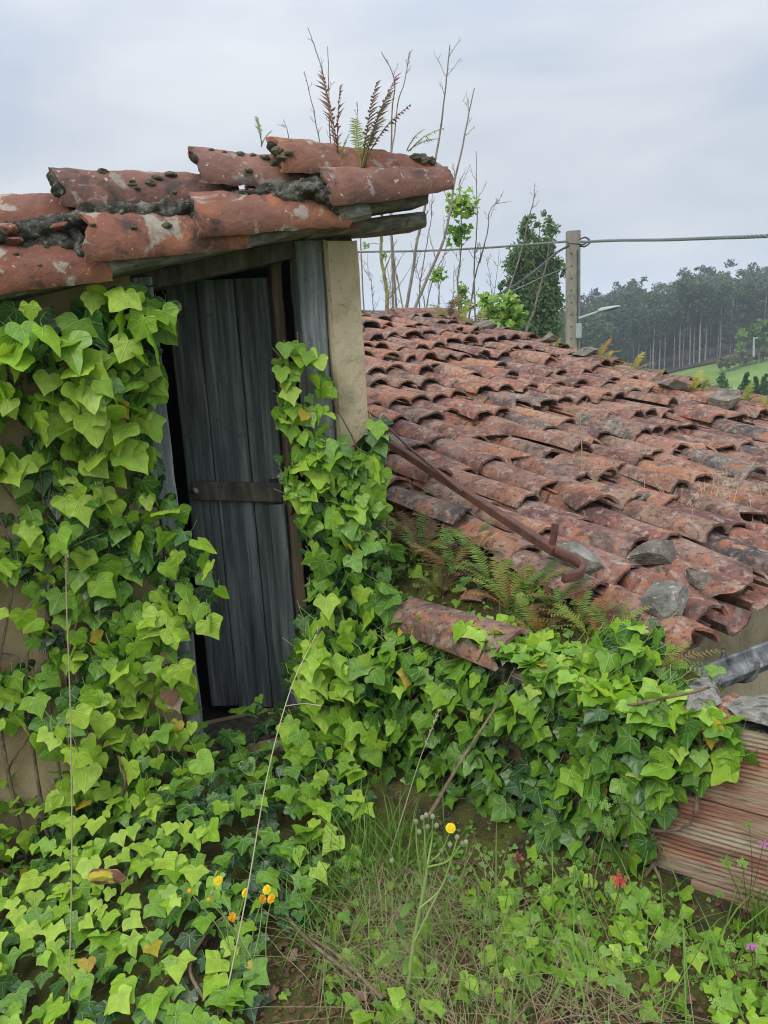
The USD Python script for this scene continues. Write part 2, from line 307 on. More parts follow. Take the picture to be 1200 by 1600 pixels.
M_VERGE = [
    surf('verge_tile_red', [(0.2, (0.11, 0.045, 0.035)), (0.45, (0.21, 0.085, 0.058)), (0.6, (0.33, 0.13, 0.07)), (0.8, (0.40, 0.19, 0.10))], 5, 0.88, 0.6, 55,
         [(8, 0.44, 0.60, (0.20, 0.10, 0.075), 0.7), (11, 0.57, 0.62, (0.34, 0.31, 0.25), 0.8), (9, 0.53, 0.63, (0.05, 0.04, 0.035), 0.85), (60, 0.66, 0.70, (0.5, 0.48, 0.42), 0.8)], rnd=0.15),
    surf('verge_tile_plum', [(0.2, (0.085, 0.045, 0.042)), (0.5, (0.17, 0.085, 0.07)), (0.8, (0.28, 0.15, 0.105))], 5, 0.88, 0.6, 55,
         [(8, 0.46, 0.62, (0.26, 0.12, 0.075), 0.6), (15, 0.57, 0.63, (0.32, 0.29, 0.25), 0.7), (9, 0.53, 0.64, (0.045, 0.04, 0.035), 0.8), (60, 0.64, 0.70, (0.5, 0.48, 0.42), 0.8)], rnd=0.15)]
M_PLASTER = surf('ochre_render', [(0.25, (0.30, 0.22, 0.115)), (0.5, (0.40, 0.31, 0.175)), (0.75, (0.47, 0.385, 0.24))], 4, 0.95, 0.5, 90, [(3.0, 0.55, 0.75, (0.24, 0.19, 0.12), 0.6), (30, 0.66, 0.72, (0.16, 0.13, 0.09), 0.5)])
M_PLASTER2 = surf('grey_beige_render', [(0.25, (0.36, 0.285, 0.18)), (0.5, (0.50, 0.405, 0.265)), (0.75, (0.60, 0.505, 0.36))], 5, 0.95, 0.8, 55, [(6, 0.5, 0.7, (0.21, 0.19, 0.13), 0.7), (40, 0.60, 0.70, (0.16, 0.14, 0.10), 0.6)], stretch=(1, 1, 0.5), dist=0.015)
M_MORTAR = surf('lichened_mortar', [(0.3, (0.028, 0.026, 0.023)), (0.46, (0.085, 0.08, 0.068)), (0.58, (0.21, 0.205, 0.165)), (0.75, (0.38, 0.37, 0.30))], 26, 1.0, 1.0, 90, [(9, 0.52, 0.66, (0.035, 0.033, 0.028), 0.85), (60, 0.58, 0.66, (0.34, 0.34, 0.25), 0.8)], dist=0.03)
M_MOSS = surf('moss_green', [(0.3, (0.035, 0.038, 0.010)), (0.5, (0.10, 0.095, 0.018)), (0.7, (0.19, 0.16, 0.03))], 22, 1.0, 1.0, 160, [(9, 0.55, 0.68, (0.07, 0.045, 0.025), 0.8)], dist=0.02)
M_MOSSD = surf('dry_moss_cushion', [(0.3, (0.05, 0.045, 0.03)), (0.5, (0.13, 0.12, 0.075)), (0.7, (0.25, 0.23, 0.16))], 60, 1.0, 1.0, 300, dist=0.01)
M_WOOD = surf('weathered_wood_grey', [(0.25, (0.07, 0.078, 0.082)), (0.5, (0.19, 0.205, 0.21)), (0.72, (0.36, 0.38, 0.38))], 5, 0.85, 0.8, 16, [(60, 0.60, 0.70, (0.05, 0.05, 0.048), 0.6)], stretch=(9, 9, 0.7), dist=0.006)
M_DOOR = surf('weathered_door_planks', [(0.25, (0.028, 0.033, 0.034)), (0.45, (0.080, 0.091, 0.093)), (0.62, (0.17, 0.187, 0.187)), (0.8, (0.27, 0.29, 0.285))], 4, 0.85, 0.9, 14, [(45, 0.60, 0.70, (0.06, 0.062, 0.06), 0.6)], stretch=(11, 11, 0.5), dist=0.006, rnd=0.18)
M_WOODD = surf('dark_old_timber', [(0.25, (0.030, 0.026, 0.021)), (0.5, (0.075, 0.066, 0.053)), (0.75, (0.16, 0.145, 0.12))], 5, 0.9, 0.8, 22, stretch=(6, 6, 1.2), dist=0.006)
M_RAFTER = surf('grey_rafter', [(0.25, (0.055, 0.05, 0.043)), (0.5, (0.14, 0.13, 0.112)), (0.75, (0.32, 0.30, 0.265))], 7, 0.9, 0.8, 26, [(30, 0.58, 0.68, (0.03, 0.028, 0.025), 0.6)], stretch=(1.5, 5, 5), dist=0.006)
M_BROWNW = surf('brown_inner_jamb', [(0.25, (0.06, 0.04, 0.026)), (0.5, (0.13, 0.092, 0.062)), (0.75, (0.20, 0.15, 0.105))], 5, 0.9, 0.6, 20, stretch=(8, 8, 0.6))
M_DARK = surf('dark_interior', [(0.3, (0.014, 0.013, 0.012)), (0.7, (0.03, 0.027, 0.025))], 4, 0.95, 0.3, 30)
M_IRON = surf('rusty_iron', [(0.25, (0.045, 0.022, 0.018)), (0.5, (0.10, 0.042, 0.031)), (0.75, (0.155, 0.065, 0.043))], 25, 0.7, 0.35, 150, spec=0.4)
M_STONE = surf('grey_fieldstone', [(0.25, (0.09, 0.085, 0.075)), (0.5, (0.19, 0.18, 0.155)), (0.75, (0.32, 0.31, 0.27))], 16, 0.95, 0.8, 60, [(9, 0.55, 0.68, (0.055, 0.052, 0.045), 0.7), (35, 0.62, 0.68, (0.42, 0.41, 0.36), 0.7)], rnd=0.15)
M_STONEB = surf('brown_fieldstone', [(0.25, (0.07, 0.06, 0.05)), (0.5, (0.16, 0.135, 0.11)), (0.75, (0.28, 0.25, 0.21))], 16, 0.95, 0.8, 60, [(9, 0.55, 0.68, (0.05, 0.045, 0.04), 0.7), (35, 0.62, 0.68, (0.4, 0.38, 0.33), 0.7)], rnd=0.15)
M_SLAB = surf('coping_stone', [(0.3, (0.09, 0.085, 0.075)), (0.46, (0.30, 0.28, 0.24)), (0.68, (0.50, 0.475, 0.41))], 30, 1.0, 1.0, 90, [(16, 0.54, 0.64, (0.05, 0.047, 0.042), 0.8), (70, 0.58, 0.66, (0.48, 0.46, 0.39), 0.7)], dist=0.03)
M_BRICK = surf('hollow_brick', [(0.25, (0.18, 0.07, 0.045)), (0.5, (0.30, 0.125, 0.078)), (0.75, (0.38, 0.20, 0.13))], 8, 0.92, 0.7, 60, [(4.0, 0.46, 0.60, (0.37, 0.31, 0.22), 0.85), (26, 0.50, 0.62, (0.40, 0.34, 0.25), 0.55), (11, 0.54, 0.66, (0.12, 0.095, 0.065), 0.6), (50, 0.58, 0.66, (0.07, 0.05, 0.04), 0.5)], stretch=(0.35, 1, 2.6), rnd=0.12, rot=math.radians(32.9))
M_GUTTER = surf('grey_gutter', [(0.25, (0.05, 0.052, 0.053)), (0.5, (0.15, 0.155, 0.155)), (0.75, (0.34, 0.345, 0.335))], 24, 0.8, 0.5, 80, [(16, 0.56, 0.66, (0.025, 0.025, 0.025), 0.8)])
M_CONC = surf('pole_concrete', [(0.25, (0.17, 0.155, 0.13)), (0.5, (0.27, 0.25, 0.21)), (0.75, (0.37, 0.345, 0.29))], 5, 0.95, 0.4, 30, [(4, 0.56, 0.7, (0.12, 0.11, 0.09), 0.6)], stretch=(1, 1, 0.4))
M_LAMP = surf('lamp_grey_metal', [(0.3, (0.27, 0.31, 0.33)), (0.7, (0.36, 0.40, 0.42))], 5, 0.5, 0.0, 10, spec=0.5)
M_CABLE = surf('black_cable', [(0.3, (0.035, 0.04, 0.045)), (0.7, (0.09, 0.10, 0.11))], 3, 0.6, 0.0, 10)
M_CABLEG = surf('grey_cable', [(0.3, (0.13, 0.14, 0.14)), (0.7, (0.2, 0.21, 0.21))], 3, 0.6, 0.0, 10)
M_SOIL = surf('mossy_soil', [(0.22, (0.018, 0.013, 0.008)), (0.42, (0.050, 0.037, 0.021)), (0.55, (0.085, 0.082, 0.022)), (0.7, (0.135, 0.115, 0.05))], 11, 1.0, 1.0, 120, [(5, 0.42, 0.58, (0.125, 0.135, 0.025), 0.85), (45, 0.60, 0.68, (0.28, 0.22, 0.13), 0.7), (18, 0.62, 0.7, (0.02, 0.014, 0.01), 0.7)], dist=0.02)
M_FIELD = surf('pasture', [(0.3, (0.085, 0.15, 0.026)), (0.5, (0.125, 0.20, 0.036)), (0.7, (0.17, 0.245, 0.055))], 0.12, 1.0, 0.3, 3, [(0.05, 0.5, 0.7, (0.10, 0.17, 0.04), 0.6)], dist=0.05)
M_STEM = surf('ivy_stem', [(0.3, (0.07, 0.05, 0.032)), (0.5, (0.17, 0.125, 0.08)), (0.7, (0.28, 0.215, 0.14))], 30, 0.9, 0.6, 120)
M_TWIG = surf('bare_twig', [(0.3, (0.12, 0.10, 0.085)), (0.5, (0.22, 0.185, 0.15)), (0.7, (0.31, 0.27, 0.22))], 9, 0.9, 0.3, 60, rnd=0.2)
M_TWIGM = surf('mossy_twig', [(0.3, (0.10, 0.09, 0.05)), (0.5, (0.20, 0.18, 0.08)), (0.7, (0.32, 0.30, 0.10))], 14, 0.9, 0.5, 60)
M_BARK = surf('tree_bark', [(0.3, (0.14, 0.125, 0.105)), (0.5, (0.25, 0.225, 0.19)), (0.7, (0.36, 0.33, 0.28))], 3, 0.95, 0.3, 20, rnd=0.35)
M_STRAW = plain('straw', [(0, (0.20, 0.165, 0.08)), (0.5, (0.38, 0.325, 0.18)), (1, (0.52, 0.47, 0.30))], 0.15, 0.7)
M_GRASS = plain('green_grass', [(0, (0.06, 0.14, 0.02)), (0.5, (0.12, 0.24, 0.03)), (1, (0.20, 0.33, 0.06))], 0.3, 0.5)
M_DEAD = plain('dead_leaf', [(0, (0.045, 0.026, 0.016)), (0.4, (0.11, 0.058, 0.032)), (0.75, (0.18, 0.105, 0.06)), (1, (0.28, 0.21, 0.14))], 0.1, 0.8)
M_IVY = {
    'bright': leafmat('ivy_leaf_young', [(0, (0.155, 0.305, 0.017)), (0.35, (0.215, 0.395, 0.026)), (0.7, (0.28, 0.465, 0.035)), (1, (0.38, 0.54, 0.065))], (0.42, 0.58, 0.13), 0.28, 0.42),
    'mid': leafmat('ivy_leaf_green', [(0, (0.05, 0.145, 0.014)), (0.5, (0.095, 0.225, 0.020)), (1, (0.15, 0.30, 0.026))], (0.24, 0.40, 0.09), 0.25, 0.38),
    'dark': leafmat('ivy_leaf_old', [(0, (0.020, 0.062, 0.016)), (0.5, (0.034, 0.095, 0.022)), (1, (0.055, 0.13, 0.026))], (0.12, 0.22, 0.08), 0.12, 0.34, spec=0.5),
    'yellow': leafmat('ivy_leaf_yellowed', [(0, (0.40, 0.33, 0.03)), (0.5, (0.48, 0.38, 0.04)), (1, (0.33, 0.36, 0.03))], (0.55, 0.5, 0.12), 0.25, 0.5)}
M_FERN = plain('fern_green', [(0, (0.065, 0.135, 0.03)), (0.5, (0.11, 0.20, 0.04)), (1, (0.17, 0.27, 0.05))], 0.3, 0.5)
M_FERNY = plain('fern_yellow_green', [(0, (0.10, 0.17, 0.03)), (0.5, (0.18, 0.24, 0.035)), (1, (0.27, 0.27, 0.045))], 0.3, 0.5)
M_FERNB = plain('fern_brown', [(0, (0.07, 0.038, 0.022)), (0.45, (0.15, 0.075, 0.036)), (0.75, (0.20, 0.13, 0.04)), (1, (0.12, 0.15, 0.035))], 0.2, 0.6)
M_FERNR = plain('fern_rust', [(0, (0.09, 0.15, 0.03)), (0.3, (0.20, 0.19, 0.035)), (0.55, (0.26, 0.13, 0.03)), (1, (0.17, 0.075, 0.03))], 0.25, 0.6)
M_RUSSET = plain('fern_russet', [(0, (0.10, 0.045, 0.03)), (0.6, (0.17, 0.075, 0.045)), (1, (0.20, 0.11, 0.05))], 0.2, 0.6)
M_FERNO = plain('fern_orange', [(0, (0.36, 0.15, 0.03)), (0.5, (0.42, 0.27, 0.04)), (1, (0.34, 0.32, 0.05))], 0.25, 0.6)
M_HERB = plain('herb_leaf', [(0, (0.10, 0.22, 0.035)), (0.5, (0.17, 0.31, 0.05)), (1, (0.26, 0.40, 0.08))], 0.3, 0.5)
M_REDLEAF = plain('red_leaf', [(0, (0.42, 0.035, 0.035)), (1, (0.55, 0.075, 0.06))], 0.2, 0.5)
M_REDSTEM = plain('red_stem', [(0, (0.075, 0.03, 0.025)), (1, (0.12, 0.05, 0.035))], 0.0, 0.6)
M_YELLOW = plain('yellow_petal', [(0, (0.74, 0.54, 0.015)), (1, (0.82, 0.66, 0.03))], 0.2, 0.6)
M_ORANGE = plain('orange_petal', [(0, (0.70, 0.30, 0.015)), (1, (0.78, 0.42, 0.02))], 0.2, 0.6)
M_PINK = plain('pink_petal', [(0, (0.62, 0.20, 0.52)), (1, (0.70, 0.30, 0.62))], 0.3, 0.6)
M_BUD = plain('grey_green_bud', [(0, (0.13, 0.17, 0.08)), (1, (0.24, 0.28, 0.16))], 0.0, 0.8)
M_STALKG = plain('pale_green_stalk', [(0, (0.17, 0.25, 0.06)), (1, (0.25, 0.34, 0.10))], 0.0, 0.6)
M_SHOOT = plain('spring_leaf', [(0, (0.12, 0.24, 0.035)), (0.5, (0.19, 0.33, 0.05)), (1, (0.28, 0.42, 0.08))], 0.35, 0.5)
M_POPLAR = plain('poplar_leaf', [(0, (0.035, 0.078, 0.026)), (0.5, (0.07, 0.13, 0.042)), (1, (0.12, 0.19, 0.07))], 0.25, 0.55)
M_PINE = plain('pine_needle', [(0, (0.028, 0.056, 0.030)), (0.5, (0.05, 0.088, 0.044)), (1, (0.085, 0.13, 0.06))], 0.1, 0.7)
M_EUCA = plain('eucalyptus_leaf', [(0, (0.050, 0.072, 0.050)), (0.5, (0.085, 0.110, 0.072)), (1, (0.135, 0.155, 0.10))], 0.2, 0.6)
M_BROAD = plain('fresh_tree_leaf', [(0, (0.08, 0.17, 0.03)), (0.5, (0.13, 0.24, 0.045)), (1, (0.19, 0.31, 0.07))], 0.25, 0.6)
M_CYPRESS = plain('conifer_hedge_leaf', [(0, (0.020, 0.058, 0.018)), (0.5, (0.036, 0.092, 0.026)), (1, (0.065, 0.135, 0.038))], 0.1, 0.7)
M_SHRUB = plain('olive_shrub_leaf', [(0, (0.075, 0.085, 0.03)), (0.5, (0.12, 0.125, 0.045)), (1, (0.18, 0.17, 0.065))], 0.2, 0.6)
M_FOREST = surf('forest_floor', [(0.3, (0.025, 0.022, 0.015)), (0.7, (0.06, 0.055, 0.03))], 0.3, 1.0, 0.3, 3)
M_HOLE_SHADE = surf('dark_hole', [(0.3, (0.03, 0.03, 0.028)), (0.7, (0.05, 0.05, 0.045))], 10, 1.0, 0.0, 10)  # near-black colour standing in for the shade inside the pole holes


# ------------------------------------------------------------------ ground, valley, pasture, forest floor
def axis(lo, hi, step, far, grow=1.25):
    a = list(np.arange(lo, hi + step / 2, step)); s = step
    while a[-1] < far: s *= grow; a.append(a[-1] + s)
    s = step
    while a[0] > -far: s *= grow; a.insert(0, a[0] - s)
    return np.array(a)
gx, gy = axis(-1.6, 1.9, 0.03, 7), axis(0.8, 2.9, 0.03, 6)
X, Y = np.meshgrid(gx, gy, indexing='ij')
e_c = X * 0.8 + Y * 0.6
zg = ground_z(X, Y)
tt_ = (X - KC[0]) * LD[0] + (Y - KC[1]) * LD[1]; o1_ = (X - KC[0]) * LO[0] + (Y - KC[1]) * LO[1]; o2_ = (X - LK[0]) * LO2[0] + (Y - LK[1]) * LO2[1]
zg = np.where(np.where(tt_ < LT, o1_, o2_) < -0.08, -1.9, zg)
zg = np.where((Y > 4.3) & (e_c <= 1.6), np.maximum(-1.9, zg - (Y - 4.3) * 1.2), zg)
structure('ground', patch(np.stack([X, Y, zg], -1)), M_SOIL)
_ax, _ay = np.arange(-3.2, 3.6, 0.02), np.arange(-0.2, 4.4, 0.02); _gz = ground_z(*np.meshgrid(_ax, _ay, indexing='ij'))
def ground_z(x, y):
    x, y = float(x), float(y); i, j = min(max((x + 3.2) / 0.02, 0), len(_ax) - 2.001), min(max((y + 0.2) / 0.02, 0), len(_ay) - 2.001)
    a, b = int(i), int(j); u, w = i - a, j - b
    return (_gz[a, b] * (1 - u) + _gz[a + 1, b] * u) * (1 - w) + (_gz[a, b + 1] * (1 - u) + _gz[a + 1, b + 1] * u) * w
vx, vy = axis(-40, 90, 4, 1500, 1.3), axis(-30, 240, 4, 1500, 1.3)
def valley_z(x, y):
    x, y = np.asarray(x, float), np.asarray(y, float)
    t = np.clip((y - 8) / 50, 0, 1); t = t * t * (3 - 2 * t)
    z = -1.95 - 5.6 * t + 0.14 * np.clip(x - 46, 0, 60) * np.clip((y - 60) / 60, 0, 1)
    z = z + 0.012 * np.clip(y - 150, 0, 300) - 1.5 * np.exp(-((x - 20) / 22) ** 2) * t
    return z + 0.6 * t * (fbm(np.stack([x * .05, y * .05, x * 0], -1), 2, 11) - 0.5)
X, Y = np.meshgrid(vx, vy, indexing='ij')
structure('valley', patch(np.stack([X, Y, valley_z(X, Y)], -1)), M_FIELD)
fx, fy = np.linspace(-60, 260, 60), np.linspace(0, 1, 30)
FX = np.repeat(fx[:, None], 30, 1); y0 = 131 + 0.10 * (FX - 60); FY = y0 + fy[None] * 260
structure('forest_floor', patch(np.stack([FX, FY, valley_z(FX, FY) + 0.25], -1)), M_FOREST)

# ------------------------------------------------------------------ the old house with the doorway
house = Thing('old_house', 'low rendered house with a dark open doorway under clay verge tiles', 'house', W(-0.9, 0.0, -0.3))
S_JL, S_JR, S_PL, S_PR = -0.70, -0.185, -0.093, 0.020
def rake(s): return 1.651 + 0.197 * (s + 1.045)
def prism(poly, o0, o1):
    """poly (s, z) counter-clockwise seen from outside, between outward offsets o1 (front) and o0."""
    n = len(poly); a = np.array([W(s, z, o1) for s, z in poly]); b = np.array([W(s, z, o0) for s, z in poly]); v, f = [], []
    for k in range(1, n - 1): f += [[a[0], a[k], a[k + 1]], [b[0], b[k + 1], b[k]]]
    for k in range(n): j = (k + 1) % n; f += [[a[k], b[k], b[j]], [a[k], b[j], a[j]]]
    v = np.array(f).reshape(-1, 3); return v, np.arange(len(v)).reshape(-1, 3)
# left wall as a slightly uneven rendered face, with its thickness
ss, zz = np.linspace(-2.9, S_JL, 50), np.linspace(0, 1, 50)
front = np.array([[W(s, -0.6 + t * (rake(s) + 0.6), 0.018 * (float(fbm([s * 2.2, t * 4, 1.0], 3, 4)) - 0.5)) for t in zz] for s in ss])
house.add('front_wall', join([patch(front), prism([(-2.9, -0.6), (S_JL, -0.6), (S_JL, rake(S_JL)), (-2.9, rake(-2.9))], -0.25, -0.012)]), M_PLASTER)
house.add('sill_wall', prism([(S_JL, -0.6), (S_PL, -0.6), (S_PL, 0.13), (S_JL, 0.13)], -0.25, -0.005), M_PLASTER)
house.add('threshold', beam(W(S_JL + 0.01, 0.125, -0.10), W(S_PL, 0.125, -0.10), Z, 0.18, 0.05, 0.006), M_WOODD)
house.add('corner_pillar', beam(W((S_PL + S_PR) / 2, -1.8, -0.125), W((S_PL + S_PR) / 2 - 0.004, 1.80, -0.125), WN, S_PR - S_PL, 0.25, 0.005, 40, 0.010, 3), M_PLASTER2)
house.add('side_wall', prism([(S_PL, -1.8), (S_PR - 0.006, -1.8), (S_PR - 0.006, rake(0) + 0.028), (S_PL, rake(S_PL) + 0.028)], -1.75, -0.252), M_PLASTER2)
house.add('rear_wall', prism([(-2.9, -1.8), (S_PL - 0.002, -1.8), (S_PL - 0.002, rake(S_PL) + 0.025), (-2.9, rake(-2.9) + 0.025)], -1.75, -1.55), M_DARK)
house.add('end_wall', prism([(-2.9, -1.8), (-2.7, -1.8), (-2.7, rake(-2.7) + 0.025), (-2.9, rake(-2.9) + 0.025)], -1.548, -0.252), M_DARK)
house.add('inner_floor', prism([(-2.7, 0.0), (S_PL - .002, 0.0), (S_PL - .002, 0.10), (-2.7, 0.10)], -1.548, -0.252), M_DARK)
house.add('roof_boards', prism([(-2.95, rake(-2.95) + 0.03), (0.02, rake(0.02) + 0.03), (0.02, rake(0.02) + 0.06), (-2.95, rake(-2.95) + 0.06)], -1.8, 0.07), M_WOODD)
house.add('door_post', beam(W(-0.139, 0.13, -0.075), W(-0.143, 1.80, -0.075), WN, 0.086, 0.11, 0.004, 24, 0.007, 5), M_WOOD, label='weathered grey wooden door post')
house.add('door_post', beam(W(S_JL + 0.035, 0.15, -0.06), W(S_JL + 0.035, 1.70, -0.06), WN, 0.06, 0.08, 0.004, 24, 0.006, 6), M_WOOD)
house.add('inner_jamb', beam(W(-0.232, 0.16, -0.17), W(-0.229, 1.79, -0.17), WN, 0.035, 0.07, 0.005, 24, 0.005, 8), M_BROWNW)
# door leaf, standing ajar inwards, hinged at its right edge
th = math.radians(24); DD = -WD * math.cos(th) - WN * math.sin(th); DN = np.cross(DD, Z)
if DN @ WN < 0: DN = -DN
H = W(-0.245, 0, -0.19)
def px_of(P):
    d = P - EYE; w = d @ c_f; return 600 + F_PX * (d @ c_r) / w
dw = 0.3
while px_of(H + DD * dw + Z * 0.95) > 297: dw += 0.005
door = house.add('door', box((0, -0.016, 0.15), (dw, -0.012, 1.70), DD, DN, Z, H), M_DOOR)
edges = np.array([0, 0.33, 0.70, 1.0]) * dw
for k in range(3):
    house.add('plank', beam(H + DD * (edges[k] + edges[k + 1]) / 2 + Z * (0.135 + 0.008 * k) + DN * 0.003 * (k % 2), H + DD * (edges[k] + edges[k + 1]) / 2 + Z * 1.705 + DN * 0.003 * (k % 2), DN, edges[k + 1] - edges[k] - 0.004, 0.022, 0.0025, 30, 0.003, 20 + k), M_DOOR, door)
zr = 0.98
house.add('rail', beam(H + DD * 0.01 + Z * (zr - 0.01) + DN * 0.022, H + DD * (dw * 0.93) + Z * (zr + 0.012) + DN * 0.022, Z, 0.02, 0.068, 0.003, 14, 0.004, 31), M_WOODD, door, label='dark cross rail of the door')
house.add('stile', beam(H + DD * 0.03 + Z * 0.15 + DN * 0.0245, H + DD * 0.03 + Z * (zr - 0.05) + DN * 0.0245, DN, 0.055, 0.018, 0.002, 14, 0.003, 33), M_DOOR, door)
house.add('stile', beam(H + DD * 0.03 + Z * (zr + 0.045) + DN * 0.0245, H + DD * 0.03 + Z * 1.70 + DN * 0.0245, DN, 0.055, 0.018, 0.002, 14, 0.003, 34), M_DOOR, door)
for k in range(3):
    for zk in (0.24, 0.84, 1.12, 1.62):
        q = H + DD * ((edges[k] + edges[k + 1]) / 2 + rng.normal(0, .012)) + Z * (zk + rng.normal(0, .008)) + DN * 0.013
        house.add('nail', tube([q, q + DN * .002], [.0032, .0022], 7), M_IRON, door)
pb = H + DD * (dw * 0.90) + Z * (zr + 0.012) + DN * 0.032
house.add('bolt', tube([pb, pb + DN * 0.006, pb + DN * 0.009], [0.013, 0.012, 0.006], 12), M_LAMP, door)
# timbers under the verge
house.add('rake_beam', beam(W(-2.6, rake(-2.6) + 0.020, 0.085), W(0.0, rake(0.0) + 0.020, 0.085), Z, 0.15, 0.07, 0.008, 40, 0.012, 41), M_RAFTER, label='split grey timber along the verge')
def on_wall(px, py, o): s, z = wp(px, py, o); return W(s, z, o)
house.add('rafter_end', beam(on_wall(400, 350, 0.03), on_wall(655, 313, 0.03), Z, 0.15, 0.044, 0.006, 16, 0.010, 42), M_RAFTER)
house.add('rafter_end', beam(on_wall(470, 366, -0.05), on_wall(650, 349, -0.05), Z, 0.17, 0.044, 0.006, 16, 0.010, 43), M_RAFTER)
house.add('rafter_end', beam(W(-0.5, rake(-0.5) + 0.085, 0.02), on_wall(640, 300, -0.02), Z, 0.2, 0.03, 0.005, 16, 0.006, 44), M_WOODD)
house.add('lintel', beam(W(-0.75, rake(-0.75) - 0.035, -0.10), W(0.0, rake(0.0) - 0.035, -0.10), Z, 0.13, 0.06, 0.006, 20, 0.008, 45), M_WOODD)
verge_pts = []
def verge_tile(a, b, o0, o1, tilt, mat, r0=0.098, r1=0.082, chip=0.0, seed=0, th=0.017, label=None, arc=150, flat=0.68):
    A, B = on_wall(*a, o0), on_wall(*b, o1); L = np.linalg.norm(B - A)
    up = Z * math.cos(math.radians(tilt)) + WN * math.sin(math.radians(tilt))
    X, Yv, Zv = frame_of(B - A, up)
    m = barrel(L, r0, r1, th, arc, 44, 33, seed, chip, flat, 0.0035)
    m = place(m, A - Zv * 0.022, X, Yv, Zv); verge_pts.append(m[0])
    house.add('verge_tile', m, mat, label=label)
# upper course (low end at the left, each end lying on the tile below it)
R, P_ = M_VERGE
verge_tile((-200, 338), (118, 322), 0.06, 0.04, 40, R, seed=1, r0=.088, r1=.078)
verge_tile((84, 289), (368, 290), 0.08, 0.04, 40, P_, seed=2, r0=.090, r1=.074, chip=.02)
verge_tile((304, 255), (482, 262), 0.07, 0.04, 40, P_, seed=3, r0=0.088, r1=.078)
verge_tile((428, 238), (684, 262), 0.07, 0.02, 40, R, seed=4, r0=0.090, r1=0.062, label='bright orange top tile with ferns beside it')
# lower course along the verge
verge_tile((-330, 458), (165, 396), 0.155, 0.13, 56, R, seed=5, r0=0.088, r1=0.080)
verge_tile((122, 364), (382, 352), 0.165, 0.13, 58, R, seed=6, r0=0.086, r1=.070, label='tile with a broken lower edge over the doorway', chip=.03)
verge_tile((300, 330), (540, 322), 0.165, 0.13, 58, R, seed=7, r0=0.080, r1=.066, label='tile with a pale lichen patch')
verge_tile((504, 288), (702, 272), 0.155, 0.11, 55, P_, seed=8, r0=0.078, r1=.05)
verge_tile((470, 336), (556, 330), 0.11, 0.10, 60, R, seed=10, r0=0.06, r1=0.055)
# small tile pieces bedded in the mortar
for k, (x, y, w_) in enumerate([(8, 360, .09), (88, 352, .11), (20, 378, .06)]):
    c = on_wall(x, y, 0.12); house.add('tile_fragment', place(rock(np.zeros(3), w_ / 2, 0.05, 0.018, 60 + k, 1), c, *frame_of(WD + Z * 0.15, Z)), R)
# more rows of tiles further back on the same roof
for j in range(5):
    o = -0.13 - 0.27 * j
    for i in range(8):
        s0 = -2.6 + 0.33 * i
        A, B = W(s0, rake(s0) + 0.125 + rng.uniform(-.008, .008), o), W(s0 + 0.43, rake(s0 + 0.43) + 0.10, o + rng.uniform(-.015, .015))
        X, Yv, Zv = frame_of(B - A, Z)
        house.add('roof_tile', place(barrel(0.43, .1, .08, .015, 170, 4, 8, 200 + j * 9 + i), A, X, Yv, Zv), M_VERGE[(i + j) % 2])
# mortar between the two courses, lumpy and lichened
def lumpy(pts, r, n, seed, sides=20, amp=0.9, flatten=None):
    p = curve(pts, n); rr = np.interp(np.linspace(0, 1, n), np.linspace(0, 1, len(r)), r)
    v, f, _ = tube(p, rr, sides); c = np.repeat(p, sides, 0)
    d = v - c; v = c + d * (0.95 + amp * 1.6 * (fbm(v * 24 + seed, 3, seed)[:, None] - 0.5) + 0.75 * (fbm(v * 95 + seed, 3, seed + 9)[:, None] - 0.5)) * np.array([1, 1, 0.8])
    return v, f, normals(v, f)
house.add('mortar', lumpy([on_wall(x, y, o) for x, y, o in [(-160, 392, .10), (0, 372, .10), (90, 354, .11), (150, 338, .115), (260, 331, .115), (380, 316, .115), (450, 300, .11), (520, 282, .10), (600, 274, .08), (672, 268, .05)]], [.040, .042, .040, .036, .034, .037, .040, .030, .024, .012], 260, 3), M_MORTAR)
house.add('mortar', lumpy([on_wall(x, y, o) for x, y, o in [(425, 312, .13), (470, 300, .145), (505, 305, .155), (532, 334, .165)]], [.02, .036, .032, .014], 80, 4), M_MORTAR, label='thick pale lichened mortar beside the top tiles')
for k, pts in enumerate([[(88, 268, .10), (112, 300, .115), (128, 322, .12)], [(310, 238, .09), (352, 268, .11), (372, 290, .11)], [(432, 222, .09), (455, 250, .11), (470, 268, .11)],
                         [(118, 345, .135), (138, 380, .16), (148, 408, .165)], [(298, 316, .135), (330, 345, .165), (352, 358, .165)], [(62, 370, .12), (110, 372, .14), (140, 405, .15)]]):
    house.add('mortar', lumpy([on_wall(x - 11, y + 3, o - 0.016) for x, y, o in pts], [.014, .022, .016], 70, 10 + k, 14), M_MORTAR)
house.add('mortar', lumpy([W(s_, rake(s_) + 0.10 + 0.03 * (s_ > -.4), 0.0) for s_ in (-1.6, -1.2, -.8, -.4, -.1)], [.05, .05, .05, .05, .04], 120, 23), M_MORTAR)
house.add('mortar', lumpy([on_wall(-40, 400, .10), on_wall(60, 388, .115), on_wall(125, 385, .12)], [.035, .032, .028], 40, 21), M_MORTAR)
